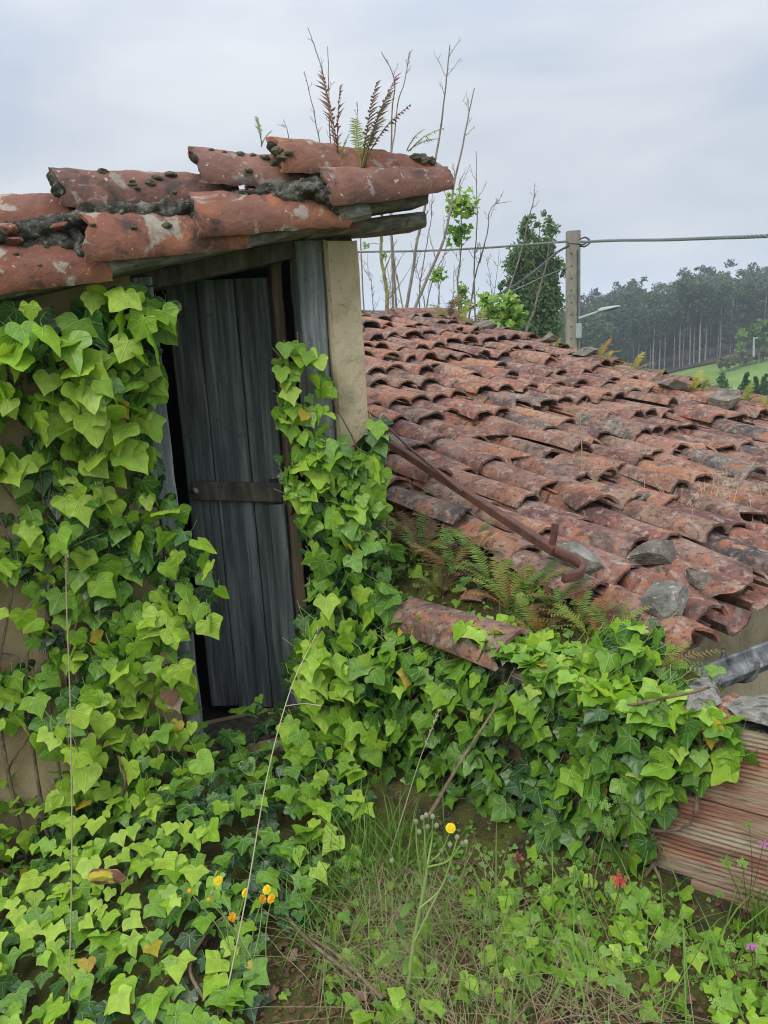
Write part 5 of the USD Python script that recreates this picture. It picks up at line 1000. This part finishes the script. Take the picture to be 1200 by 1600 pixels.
shoot('short bare tip above the top tile, between the ferns', [(570, 520), (562, 330), (559, 220), (562, 158)], Ys, .014, .004, M_TWIG, 5, (.06, .15), seed=9)
shoot('faint bare tip left of the small frond on the roof', [(470, 420), (455, 260), (450, 205), (444, 180)], Ys, .012, .004, M_TWIG, 5, (.06, .15), seed=10)
shoot('slender stem carrying tufts of fresh green leaves', [(720, 520), (717, 450), (723, 380), (719, 300), (717, 280)], Ys, .016, .005, M_TWIG, 8, tufts=[(722, 318, 22), (716, 364, 18), (738, 326, 9), (704, 328, 10)], seed=11)
shoot('low stem with one green tuft between the bare stems', [(686, 510), (684, 470), (684, 430)], Ys, .011, .005, M_TWIG, 3, (.1, .2), tufts=[(684, 427, 13)], seed=12)
shoot('slender stem with green tufts near the roof ridge', [(728, 520), (722, 470), (721, 445)], Ys - .2, .012, .005, M_TWIG, 3, (.1, .2), tufts=[(723, 455, 13), (716, 474, 11), (731, 474, 11)], seed=13)
shoot('straight dark stem right of the leafy one', [(744, 520), (744, 420), (748, 320), (746, 236)], Ys + .3, .016, .004, M_TWIG, 9, (.1, .3), seed=14)
shoot('arching stem with branches reaching toward the poplar', [(732, 520), (741, 440), (758, 370), (762, 330), (775, 310)], Ys + .4, .016, .004, M_TWIG, 8, (.1, .35), seed=15)
shoot('bare stem between the two tallest ones', [(655, 515), (657, 440), (668, 360), (672, 300)], Ys + .5, .014, .004, M_TWIG, 8, (.1, .3), seed=16)
shoot('crooked bare stem leaning left beside the mossy one', [(640, 515), (622, 440), (612, 370), (608, 330)], Ys + .2, .014, .004, M_TWIG, 8, (.1, .3), seed=17)
shoot('short bare stem leaning right before the ridge', [(660, 515), (672, 450), (690, 400), (705, 350)], Ys + .1, .012, .004, M_TWIG, 8, (.1, .3), seed=18)
shoot('thin grey branch standing in front of the poplar', [(775, 520), (795, 450), (815, 390), (832, 320), (838, 300)], 11, .022, .005, M_TWIG, 7, (.1, .3), seed=19)
shoot('pale leaning branch at the right of the poplar', [(815, 540), (835, 480), (850, 430), (860, 380)], 11, .028, .008, M_TWIG, 7, (.1, .4), seed=20)
for k, (x0, x1, y1) in enumerate([(585, 572, 400), (595, 620, 405), (612, 600, 395), (668, 640, 380), (678, 690, 410), (700, 712, 415), (758, 785, 390), (765, 760, 400)]):
    shoot('fine bare sapling in the thicket behind the ridge, ' + ('closest to the pillar edge', 'leaning right near the pillar', 'second from the mossy stem', 'leaning left under the tall stems', 'under the long curving stem', 'left of the leafy stem', 'right of the straight dark stem', 'short one before the shrub')[k], [(x0, 515), ((x0 + x1) / 2 + 3, 460), (x1, y1)], Ys + .2 * k, .010, .003, M_TWIG, 7, (.1, .3), seed=30 + k)
# fresh green shrub behind the ridge
sb = at_depth(783, 530, 8.6); sb[2] = 1.0
shr = Thing('shrub', 'bright yellow green shrub with divided leaves behind the roof ridge', 'shrub', sb)
n = 560; C_ = []
for px, py, w in [(775, 475, 20), (790, 490, 22), (800, 500, 18), (765, 495, 18), (782, 510, 22), (808, 488, 14), (760, 470, 12), (795, 470, 14)]: C_.append((at_depth(px, py, 8.6 + rt.normal(0, .1)), w * 8.6 / F_PX))
i = rt.integers(0, len(C_), n); P = np.array([C_[k][0] + unit(rt.normal(size=3)) * C_[k][1] * rt.uniform(.3, 1.0) for k in i])
V, F, U_ = leaf_batch(P, unit(Z * .6 + np.array([0, -.4, 0]) + rt.normal(0, .5, (n, 3))), unit(rt.normal(0, 1, (n, 3)) - Z * .4), rt.uniform(.035, .068, n), rt.dirichlet((.3, 1, 2), n), rt, 10, (1.0,))
for k in range(280): shr.add('leaf', (V[k], F, normals(V[k], F)), M_SHOOT)
v = V[280:].reshape(-1, 3); f = (F[None] + (np.arange(n - 280) * V.shape[1])[:, None, None]).reshape(-1, 3); shr.add('leaf_mass', (v, f, normals(v, f)), M_SHOOT, kind='stuff')
for c, w in C_: shr.add('branch', tube(curve([sb, (sb + c) / 2 + rt.normal(0, .03, 3), c], 8), np.linspace(.012, .004, 8), 5), M_TWIG)

# ------------------------------------------------------------------ pole, lamp, cables
YP = 13.0; px0 = at_depth(895.5, 560, YP); ptp = at_depth(895.5, 361, YP)
pbase = np.array([ptp[0], ptp[1], float(valley_z(ptp[0], ptp[1]))])
pole = Thing('utility_pole', 'square weathered concrete pole rising behind the roof edge', 'utility pole', pbase)
wP = 19.5 * YP / F_PX
pole.add('shaft', beam(pbase, ptp, np.array([0, -1.0, 0]), wP, wP * .8, .004, 30, .02, 61, 1.0), M_CONC)
for k in range(14):
    for sgn in (-.22, .22):
        c = ptp - Z * (0.35 + .19 * k) + np.array([sgn * wP, -wP * .40, 0]); pole.add('hole', tube([c + np.array([0, .02, 0]), c + np.array([0, -.008, 0])], .011, 6), M_HOLE_SHADE)  # no real recesses: dark discs on the face paint the shade of holes
pole.add('service_pipe', tube(curve([at_depth(902.5, y, YP - .14) for y in (390, 440, 500, 560)], 8), .013, 6), M_CABLE)
lamp = Thing('street_lamp', 'grey street lamp arm fixed to the concrete pole', 'street lamp', at_depth(905, 497, YP - .1))
arm0, arm1 = at_depth(903, 498, YP - .12), at_depth(936, 487, YP - .3)
lamp.add('arm', tube([arm0, arm1], [.026, .024], 8), M_LAMP)
h1 = at_depth(971, 478, YP - .5); hd = unit(h1 - arm1); hs = unit(np.cross(hd, Z)); hu = np.cross(hs, hd)
prof = [(0, .030, .03), (.06, .06, .045), (.2, .105, .055), (.5, .115, .045), (.8, .10, .03), (.97, .07, .02), (1.0, .03, .012)]; LH = np.linalg.norm(h1 - arm1)
ring = np.array([[arm1 + hd * (u * LH - .02) + hs * a * math.cos(q) + hu * (b * max(math.sin(q), -.35)) for q in np.linspace(0, 2 * math.pi, 15)] for u, a, b in prof])
lamp.add('head', join([patch(ring), (ring[-1][:14], np.array([[0, k + 1, k] for k in range(1, 13)]))]), M_LAMP)
gl = np.array([[arm1 + hd * (u * LH) + hs * a * s - hu * .021 for s in (-1, 1)] for u, a in ((.25, .08), (.85, .075))]); lamp.add('lens', patch(gl), M_SLAB)
bx = at_depth(904, 517, YP - .12); lamp.add('control_box', box((-.045, -.04, -.12), (.045, .04, .12), np.array([1., 0, 0]), np.array([0, 1., 0]), Z, bx, .012), M_LAMP)
def cable(name, label, pts, rad, mat, twist=0, n=60):
    p = curve(pts, n)
    t = Thing(name, label, 'cable', p[n // 2])
    if twist:
        tg = unit(np.gradient(p, axis=0)); a = unit(np.cross(tg, Z)); b = np.cross(tg, a); q = np.linspace(0, 2 * math.pi * twist, n)[:, None]
        for ph_ in (0, 2.1, 4.2): t.add('strand', tube(p + rad * .9 * (a * np.cos(q + ph_) + b * np.sin(q + ph_)), rad * .8, 6, False), mat)
    else: t.add('wire', tube(p, rad, 6), mat)
    return t
cp = at_depth(908, 378, YP - .2)
cable('power_cable', 'thick twisted overhead cable running right from the pole top', [cp, at_depth(960, 375.5, 12), at_depth(1040, 374.5, 10.8), at_depth(1120, 371.5, 9.8), at_depth(1210, 368, 8.9), at_depth(1500, 352, 7.5)], .014, M_CABLEG, 26, 260)
cable('power_cable', 'thinner twisted overhead cable running left from the pole to behind the gable', [at_depth(500, 395, 15), at_depth(570, 393.5, 14.4), at_depth(660, 392, 14), at_depth(760, 387, 13.5), at_depth(840, 381, 13.2), at_depth(887, 377, YP - .15)], .012, M_CABLEG, 40, 260)
cable('drop_cable', 'dark cable sagging from the pole top toward the ridge', [at_depth(889, 384, YP - .15), at_depth(870, 395, 12.5), at_depth(840, 420, 11.5), at_depth(805, 446, 10.6), at_depth(760, 470, 9.8), at_depth(705, 495, 9)], .012, M_CABLE, 14, 120)
cable('drop_cable', 'thin grey wire slanting down from the pole to the ridge', [at_depth(888, 417, YP - .15), at_depth(850, 432, 12), at_depth(800, 455, 11), at_depth(750, 474, 10), at_depth(700, 494, 9)], .008, M_CABLEG)
fit = Thing('cable_clamp', 'dark cable clamp with loops at the top of the pole', 'cable clamp', at_depth(912, 378, YP - .2))
fit.add('loop', tube(curve([at_depth(905, 374, YP - .2), at_depth(915, 371, YP - .2), at_depth(922, 378, YP - .2), at_depth(914, 385, YP - .2), at_depth(905, 384, YP - .2)], 16), .014, 6), M_CABLE)
fit.add('loop', tube(curve([at_depth(887, 380, YP - .2), at_depth(900, 381, YP - .28), at_depth(912, 382, YP - .2), at_depth(920, 376, YP - .2)], 14), .012, 6), M_CABLE)
fit.add('insulator', tube([at_depth(884, 418, YP - .2), at_depth(877, 421, YP - .2)], [.03, .02], 8), M_CABLE)
fb = at_depth(1178, 551, 117); fl = Thing('lamp_post', 'distant pale lamp post above the pasture', 'lamp post', fb)
fl.add('post', tube([fb - Z * .6, at_depth(1178, 527, 117)], [.16, .12], 6), M_LAMP); fl.add('arm', tube([at_depth(1178, 530, 117), at_depth(1184, 527, 117)], [.08, .07], 5), M_LAMP)

# ------------------------------------------------------------------ stalks, flowers, weeds
rw = np.random.default_rng(12)
def depth_of(P): d = ray(600, 800); return P[1]
def stalk(label, pts, rad, head, mat=M_STRAW, name='grass_stalk', dy=0.0, z0=None):
    b = gp(*pts[0]) if z0 is None else z0; Y0 = b[1]
    p = curve([b] + [at_depth(x, y, Y0 + dy * (k + 1) / len(pts)) for k, (x, y) in enumerate(pts[1:])], 30)
    t = Thing(name, label, 'grass stalk', b); t.add('stem', tube(p, np.linspace(rad, rad * .5, 30), 5, False), mat)
    if head:
        i0 = 30 - head; sp = []
        for i in range(i0, 30):
            for _ in range(9):
                d = unit(unit(np.gradient(p, axis=0)[i]) + rw.normal(0, .38, 3)); q = p[i] + (p[min(i + 1, 29)] - p[i]) * rw.random(); L = .010 * rw.uniform(.7, 1.3); s = unit(np.cross(d, rw.normal(size=3))) * .0016
                sp.append((np.array([q, q + d * L * .5 + s, q + d * L, q + d * L * .5 - s]), np.array([[0, 1, 2, 3]])))
        t.add('seed_head', join(sp), M_STRAW)
    return t
stalk('tall straight dry grass stalk before the left wall of ivy', [(107, 1592), (112, 1350), (110, 1120), (104, 950), (103, 868)], .0019, 4, dy=-.1)
s2 = stalk('leaning dry grass stalk with a side tip before the door', [(345, 1596), (385, 1400), (418, 1210), (455, 1075), (497, 985)], .0020, 3, dy=.35)
s2.add('side_spike', tube([at_depth(447, 1103, gp(345, 1596)[1] + .27), at_depth(475, 1099, gp(345, 1596)[1] + .27), at_depth(502, 1103, gp(345, 1596)[1] + .27)], [.0012, .001, .0018], 4), M_STRAW)
stalk('curved dry grass stalk with a pale plume in front of the mound', [(606, 1345), (630, 1270), (655, 1190), (685, 1112)], .0018, 8, dy=-.05)
stalk('thick dry twig leaning out of the ivy mound', [(672, 1272), (720, 1190), (782, 1094)], .0062, 0, M_STEM, 'dry_twig', .10, z0=at_depth(672, 1272, 1.85))
stalk('bent green grass stem against the dark ivy', [(868, 1340), (855, 1270), (848, 1255), (862, 1240)], .0014, 0, M_GRASS, dy=.0)
stalk('upright green grass stem before the brick wall ivy', [(865, 1300), (862, 1200), (858, 1130)], .0016, 0, M_GRASS, dy=.0)
stalk('dry stem crossing the litter at the lower middle', [(494, 1596), (505, 1500), (512, 1460)], .0020, 0, dy=0)
# sow thistle
tb = gp(634, 1570); Yt = tb[1]; st = Thing('sow_thistle', 'pale green sow thistle with one open yellow flower and closed buds', 'wild plant', tb)
def P_t(x, y, k=0): return at_depth(x, y, Yt + .02 + k)
st.add('stem', tube(curve([tb, P_t(645, 1480), P_t(662, 1390), P_t(670, 1340)], 20), np.linspace(.0055, .003, 20), 7), M_STALKG)
br = [((662, 1390), (652, 1330), (650, 1285)), ((665, 1375), (664, 1320), (662, 1280)), ((668, 1350), (675, 1310), (676, 1278)), ((668, 1350), (690, 1330), (703, 1300)), ((655, 1420), (690, 1385), (714, 1312)), ((668, 1355), (700, 1345), (722, 1318)), ((648, 1470), (672, 1420), (688, 1390), (700, 1370))]
for pts in br: st.add('branch', tube(curve([P_t(x, y, rw.normal(0, .008)) for x, y in pts], 12), np.linspace(.0026, .0014, 12), 5), M_STALKG)
def blob(c, r, h, seed=0): return rock(np.asarray(c), r, r, h, seed, 1, facets=0)
for k, (x, y) in enumerate([(650, 1284), (660, 1278), (666, 1274), (676, 1276), (682, 1290), (668, 1292), (703, 1320), (722, 1318), (714, 1308), (655, 1300), (690, 1330), (700, 1368), (706, 1372), (728, 1316), (612, 1345)]):
    st.add('bud', blob(P_t(x, y, rw.normal(0, .008)), .0055, .0065, k), M_BUD)
def flower_head(c, up, R, n, rows=3, r=rw):
    parts = []; up = unit(up)
    for q in range(rows):
        rr = R * (1 - .28 * q); m_ = n - 4 * q
        for k in range(m_):
            a = 2 * math.pi * (k + r.random() * .5) / m_; s = unit(np.cross(up, [.3, .2, .9])); s2_ = np.cross(up, s); d = s * math.cos(a) + s2_ * math.sin(a); w = np.cross(up, d) * R * .14
            e = c + d * rr + up * R * (.1 + .22 * q); parts.append((np.array([c - w * .5, c + w * .5, e + w, e + d * R * .05, e - w]), np.array([[0, 1, 2], [0, 2, 3], [0, 3, 4]])))
    return join(parts)
st.add('flower', flower_head(P_t(704, 1294, -.01), np.array([0, -.6, .8]), .0105, 20), M_YELLOW)
def spear(p0, d, up, L, w, droop):
    s = unit(np.cross(d, up)); u = np.linspace(0, 1, 7); out = []
    for x in u: c = p0 + d * L * x + up * (L * .5 * x - droop * L * x * x); hw = w * math.sin(math.pi * (0.12 + .88 * x)) ; out.append([c - s * hw, c + up * 0, c + s * hw])
    return patch(np.array(out))
for k in range(5): a = rw.uniform(0, 6.28); st.add('leaf', spear(tb + Z * (.03 + .05 * k), np.array([math.cos(a), math.sin(a), 0]), Z, .07, .009, .7), M_FERN)
# hawkweed flowers
hb = gp(385, 1530); Yh = hb[1]; hk_ = Thing('hawkweed', 'small hawkweed with a cluster of golden flowers', 'wild plant', hb)
for k, (x, y, open_) in enumerate([(383, 1395, 1), (410, 1405, 1), (424, 1404, 1), (417, 1390, 1), (363, 1433, 1), (372, 1435, 0), (341, 1376, 1), (296, 1392, 0), (326, 1406, 0), (331, 1395, 0), (352, 1428, 0)]):
    c = at_depth(x, y, Yh + .05 + rw.normal(0, .02)); b = hb + np.array([rw.normal(0, .03), rw.normal(0, .02), 0])
    hk_.add('stem', tube(curve([b, (b + c) / 2 + np.array([rw.normal(0, .012), 0, .02]), c], 10), np.linspace(.0017, .001, 10), 4, False), M_STALKG)
    if open_: hk_.add('flower', flower_head(c, np.array([rw.normal(0, .4), -.5, .8]), .011, 16, 3), M_ORANGE if k % 3 else M_YELLOW)
    else: hk_.add('bud', blob(c, .005, .006, 40 + k), M_ORANGE if k in (7, 8) else M_BUD)
# lacy herbs
def lacy(thing, c, nrm, size, r, mat, part='leaf'):
    N = unit(nrm + r.normal(0, .15, 3)); s = unit(np.cross(N, [0.2, .1, .97])); t = np.cross(N, s); parts = []
    for k in range(5):
        a = -2.2 + 1.1 * k; d = s * math.sin(a) - t * math.cos(a); L = size * (1 if k in (1, 2, 3) else .75)
        for j in range(3):
            for sg in ((-1, 1) if j < 2 else (0,)):
                b = c + d * L * (.2 + .28 * j); dd = unit(d + sg * np.cross(N, d) * .9); l2 = L * (.42 - .08 * j); w = np.cross(N, dd) * l2 * .22
                parts.append((np.array([b - w * .3, b + w * .3, b + dd * l2 * .6 + w, b + dd * l2, b + dd * l2 * .6 - w]), np.array([[0, 1, 2], [0, 2, 3], [0, 3, 4]])))
        wq = np.cross(N, d) * .0012; parts.append((np.array([c - wq, c + wq, c + d * L * .8 + wq * .4, c + d * L * .8 - wq * .4]), np.array([[0, 1, 2, 3]])))
    thing.add(part, join(parts), mat)
def herb(label, base_px, leaves, mat=M_HERB, stemmat=M_REDSTEM, size=.022, flowers=(), dy=.06):
    b = gp(*base_px); t = Thing('herb_robert', label, 'wild plant', b)
    for x, y, *k in leaves:
        c = at_depth(x, y, b[1] + dy + rw.normal(0, .015)); b2 = b + np.array([rw.normal(0, .03), rw.normal(0, .02), 0]); t.add('stem', tube(curve([b2, b2 * .5 + c * .5 + np.array([rw.normal(0, .018), 0, .015]), c], 9), np.linspace(.0012, .0006, 9), 4, False), stemmat)
        lacy(t, c, np.array([0, -.6, .7]), size * (k[0] if k else 1), rw, k[1] if len(k) > 1 else mat)
    for x, y in flowers:
        c = at_depth(x, y, b[1] + dy); t.add('stem', tube(curve([b, b * .5 + c * .5 + np.array([.01, 0, .01]), c], 9), .0009, 4, False), stemmat)
        pr = []
        for q in range(5):
            a = 2 * math.pi * q / 5; d = np.array([math.cos(a), -.15, math.sin(a)]); w = np.array([-math.sin(a), 0, math.cos(a)]) * .0036; pr.append((np.array([c, c + d * .006 + w, c + d * .0105 + w * .5, c + d * .0105 - w * .5, c + d * .006 - w]), np.array([[0, 1, 2], [0, 2, 3], [0, 3, 4]])))
        t.add('flower', join(pr), M_PINK)
    return t
herb('lacy pale green herb on thin stems before the shaded ivy', (930, 1420), [(972, 1230), (965, 1250), (945, 1260), (950, 1285), (925, 1252), (998, 1318, 1.2), (955, 1300), (940, 1295), (985, 1250, .8)])
herb('low lacy herb with one bright red leaf', (960, 1440), [(968, 1378, 1.25, M_REDLEAF), (925, 1400), (905, 1410), (940, 1420), (985, 1440), (900, 1440)])
herb('lacy herb with small pink flowers near the right margin', (1165, 1545), [(1140, 1480), (1120, 1500), (1160, 1510), (1185, 1500), (1130, 1530), (1195, 1470), (1110, 1535), (1150, 1555)], flowers=[(1172, 1478), (1178, 1479)], dy=.03)
herb('thin red stemmed herb with a pink flower before the bricks', (1150, 1455), [(1135, 1350, .9), (1160, 1350, .9), (1125, 1398, .8), (1170, 1290, .7)], flowers=[(1193, 1318)], dy=.03)
herb('creeping lacy herb at the middle of the mossy ground', (860, 1410), [(842, 1350), (865, 1345), (880, 1380), (830, 1375), (850, 1395), (900, 1370)], dy=.02)
herb('lacy herb low at the left of the sow thistle', (500, 1400), [(470, 1380), (500, 1370), (520, 1390), (480, 1420), (540, 1380), (455, 1400), (530, 1350)], stemmat=M_STALKG, dy=.03)
herb('red tinged herb at the bottom right corner', (1095, 1590), [(1100, 1588, 1.2, M_REDLEAF), (1085, 1600, 1.2, M_REDLEAF), (1120, 1570)], dy=.01)
herb('small red leaved seedling in the shade under the ivy', (810, 1345), [(808, 1338, .7, M_REDLEAF), (815, 1345, .6, M_REDLEAF)], dy=.0)
herb('loose clump of small lacy leaves at the lower right', (1060, 1520), [(1030, 1480), (1055, 1470), (1080, 1490), (1015, 1510), (1090, 1520), (1050, 1530), (1000, 1540), (1070, 1555), (1110, 1470)], dy=.02)
# yellow weed standing on the roof
wb = RH(908, 738, .10); wd = Thing('roof_weed', 'spindly yellowing weed standing up from the middle tiles', 'wild plant', wb)
wtop = at_depth(906, 640, wb[1]); pts = curve([wb, at_depth(909, 700, wb[1]), at_depth(907, 665, wb[1]), wtop], 14); wd.add('stem', tube(pts, np.linspace(.003, .0012, 14), 4), M_STRAW)
for k, (x, y, i) in enumerate([(886, 628, 8), (893, 636, 9), (918, 622, 11), (914, 632, 12), (897, 650, 9), (915, 650, 10)]): wd.add('branch', tube([pts[i], (pts[i] + at_depth(x, y, wb[1])) / 2 + Z * .005, at_depth(x, y, wb[1])], [.0013, .001, .0012], 4), M_STRAW)
for k in range(9): a = rw.uniform(0, 6.28); wd.add('leaf', spear(pts[2 + k], np.array([math.cos(a), math.sin(a), .3]), Z, .028, .004, .6), M_FERNY)
# grass
def blades(n, pts_fn, hgt, w, r, lean=.5, bend=.5):
    vs, fs = [], []
    for k in range(n):
        b = pts_fn(); a = r.uniform(0, 6.28); d = np.array([math.cos(a), math.sin(a), 0]); h = r.uniform(*hgt); l = abs(r.normal(0, lean)); bd = r.uniform(0, bend)
        s = np.array([-d[1], d[0], 0]) * w * r.uniform(.6, 1.3); o = len(vs) * 0 + 7 * k
        for q, u in enumerate((0, .4, .75)):
            c = b + Z * h * u * (1 - bd * u * .6) + d * h * (l * u + bd * u * u); vs += [c - s * (1 - u * .6), c + s * (1 - u * .6)]
        vs.append(b + Z * h * (1 - bd * .7) + d * h * (l + bd)); fs += [[o, o + 1, o + 3], [o, o + 3, o + 2], [o + 2, o + 3, o + 5], [o + 2, o + 5, o + 4], [o + 4, o + 5, o + 6]]
    return np.array(vs), np.array(fs)
def spot(list_, r):
    cs_ = [(gp(x, y), rad) for x, y, rad in list_]
    def f():
        c, rad = cs_[r.integers(len(cs_))]; p = c[:2] + r.normal(0, rad / 2, 2); return np.array([p[0], p[1], float(ground_z(*p)) - .004])
    return f
single('grass', blades(260, spot([(600, 1400, .14), (680, 1440, .14), (560, 1330, .1), (740, 1500, .16), (900, 1520, .2), (1080, 1520, .2), (520, 1500, .14)], rw), (.12, .26), .0019, rw, .45, .7), M_GRASS, 'longer thin grass blades standing up from the lower middle ground', 'grass', kind='stuff')
single('grass', blades(620, spot([(560, 1370, .12), (520, 1400, .12), (590, 1320, .10), (605, 1360, .1), (480, 1440, .1), (680, 1430, .16), (560, 1520, .18), (760, 1540, .2), (660, 1340, .1)], rw), (.05, .17), .0018, rw, .35, .6), M_GRASS, 'fresh green grass blades between the ivy and the sow thistle', 'grass', kind='stuff')
single('grass', blades(90, spot([(1196, 1440, .05), (1210, 1470, .06)], rw), (.06, .20), .0024, rw, .25, .5), M_GRASS, 'bright grass tuft at the right margin before the bricks', 'grass', kind='stuff')
single('dry_grass', blades(1300, spot([(640, 1450, .16), (600, 1420, .14), (700, 1480, .16), (560, 1500, .16), (740, 1440, .14), (620, 1560, .16), (860, 1560, .12), (960, 1590, .14), (760, 1590, .12)], rw), (.03, .13), .0011, rw, 1.3, .9), M_STRAW, 'matted dry straw lying over the ground at the lower middle', 'dry grass', kind='stuff')
def rspot(list_, r):
    def f():
        x, y, rad = list_[r.integers(len(list_))]; e, u = rp(x, y, .06); e += r.normal(0, rad / 2); u += r.normal(0, rad / 2); return Rf(e, u, .04 + sag(e, u))
    return f
single('dry_grass', blades(260, rspot([(1105, 790, .14), (1080, 800, .10), (1140, 800, .12), (1150, 770, .10)], rw), (.05, .16), .0011, rw, 1.2, .9), M_STRAW, 'dry grass growing between the tiles near the right margin', 'dry grass', kind='stuff')
single('dry_grass', blades(160, rspot([(830, 735, .08), (960, 690, .12), (870, 640, .2), (1000, 760, .15)], rw), (.02, .07), .001, rw, 1.2, .9), M_STRAW, 'sparse dry grass bits caught between the tiles', 'dry grass', kind='stuff')
single('moss', blades(5200, spot([(820, 1420, .22), (900, 1540, .25), (700, 1500, .3), (1000, 1560, .2), (780, 1360, .2), (640, 1400, .25), (1080, 1500, .2), (560, 1560, .3)], rw), (.003, .011), .0016, rw, .7, .3), plain('moss_blade', [(0, (.07, .085, .014)), (.5, (.14, .15, .022)), (1, (.23, .21, .04))], .2, .9), 'fine yellow green moss over the open ground', 'moss', kind='stuff')
bedpts = bed.reshape(-1, 3)
def bedspot(): p = bedpts[rw.integers(len(bedpts))]; return p + np.array([rw.normal(0, .012), rw.normal(0, .012), -.002])
single('moss', blades(3800, bedspot, (.004, .016), .0018, rw, .7, .3), plain('moss_blade_dark', [(0, (.05, .05, .012)), (.5, (.12, .105, .02)), (1, (.20, .155, .035))], .2, .9), 'dense olive moss covering the ledge under the ferns', 'moss', kind='stuff')
def fill_ledge():
    rr = np.random.default_rng(77); n = 90; P = np.array([bedspot() + Z * rr.uniform(.015, .05) for _ in range(n)])
    t = Thing('ivy', 'scattered ivy leaves creeping over the mossy ledge among the ferns', 'ivy', P.mean(0))
    V, F, U_ = leaf_batch(P, unit(Z * .8 + LO * .5 + rr.normal(0, .4, (n, 3))), unit(LO * .8 - Z * .3 + rr.normal(0, .5, (n, 3))), rr.uniform(.022, .05, n), rr.dirichlet((1, 1, .5), n), rr)
    add_leaf_prims(t, V, F, U_, rr.uniform(.3, .92, n), n, np.arange(n))
fill_ledge()
single('grass', blades(220, bedspot, (.03, .11), .0016, rw, .6, .8), M_FERN, 'fine grass blades growing in the moss of the ledge', 'grass', kind='stuff')
# little round weeds
def small_leaves(n, fn, size, r, per=8):
    P = np.array([fn() + Z * r.uniform(.004, .03) for _ in range(n)]); N = unit(np.array([0, -.4, .9]) + r.normal(0, .3, (n, 3))); T = unit(r.normal(0, 1, (n, 3)))
    V, F, U_ = leaf_batch(P, N, T, r.uniform(*size, n), np.tile([1., 0, 0], (n, 1)), r, per, (1.0,)); v = V.reshape(-1, 3); f = (F[None] + (np.arange(n) * V.shape[1])[:, None, None]).reshape(-1, 3); return v, f, normals(v, f)
single('ground_weeds', small_leaves(420, bedspot, (.007, .018), rw), M_HERB, 'tiny green weed leaves in the moss of the ledge under the ferns', 'weeds', kind='stuff')
single('ground_weeds', small_leaves(1000, spot([(760, 1380, .2), (880, 1400, .2), (640, 1400, .2), (1000, 1450, .2), (1100, 1520, .2), (820, 1570, .25), (560, 1450, .2), (960, 1380, .15), (700, 1340, .15)], rw), (.006, .016), rw), M_HERB, 'tiny green weed leaves scattered over the mossy ground', 'weeds', kind='stuff')
# dead leaves
for k, (x, y) in enumerate([(465, 1495), (480, 1510), (450, 1480), (660, 1490), (690, 1470), (620, 1510), (770, 1440), (565, 1570), (430, 1560), (720, 1400), (740, 1360), (510, 1440), (850, 1600), (1010, 1420), (560, 1480), (400, 1590), (880, 1450), (590, 1540), (1020, 1590), (800, 1480), (690, 1420), (1080, 1570), (640, 1590), (540, 1420)]):
    c = gp(x, y) + Z * .012; n1 = unit(np.array([[rw.normal(0, .4), -.3 + rw.normal(0, .3), .8]])); V, F, U_ = leaf_batch(c[None], n1, unit(rw.normal(0, 1, (1, 3))), np.array([rw.uniform(.025, .055)]), rw.dirichlet((1, 1, .5), 1), rw)
    single('dead_leaf', (V[0], F, normals(V[0], F)), M_DEAD, 'curled brown dead leaf among the straw and weeds on the ground', 'dead leaf', 'dead leaves on the ground')
single('leaf_litter', small_leaves(1500, spot([(640, 1450, .3), (500, 1520, .25), (760, 1420, .25), (900, 1520, .3), (1050, 1540, .25), (700, 1560, .3), (420, 1560, .2)], rw), (.004, .015), rw, 6), M_DEAD, 'brown crumbled leaf litter between the plants', 'leaf litter', kind='stuff')
sc = gp(180, 1450) + Z * .16
single('broken_tile', rock(sc, .052, .03, .028, 701, 3, None, 10), surf('mossy_brown_tile', [(.3, (.10, .045, .03)), (.6, (.20, .095, .06))], 14, .95, .8, 60, [(18, .52, .58, (.42, .36, .04), .95)]), 'broken brown tile with yellow lichen lying in the ivy', 'broken tile')
for k, (x, y, w) in enumerate([(265, 1080, .035), (272, 1095, .03), (440, 1225, .03)]):
    c = on_wall(x, y, .13); V, F, U_ = leaf_batch(c[None], unit(WN[None] + Z * .3), unit(-Z[None] + WD * .3 * k), np.array([w * 1.4]), np.array([[.5, .5, 0]]), rw); single('dead_leaf', (V[0], F, normals(V[0], F)), M_DEAD, ('brown dead leaf caught in the ivy at the left edge of the doorway', 'second brown leaf just under the one at the doorway edge', 'brown dead leaf in the ivy below the threshold')[k], 'dead leaf')

# ------------------------------------------------------------------ thin haze in the damp air
HZ = usdkit.material(stage, '/World/Looks/damp_air', {'v': ('principled_volume', {'color': (0.80, 0.87, 0.95), 'density': 0.0008, 'anisotropy': 0.2})}, [], volume='v.volume')
single('haze', box((-1600, -1600, -14), (1600, 1600, 60), np.array([1., 0, 0]), np.array([0, 1., 0]), Z, np.zeros(3)), HZ, 'thin damp haze in the air over the valley', 'haze', kind='stuff')
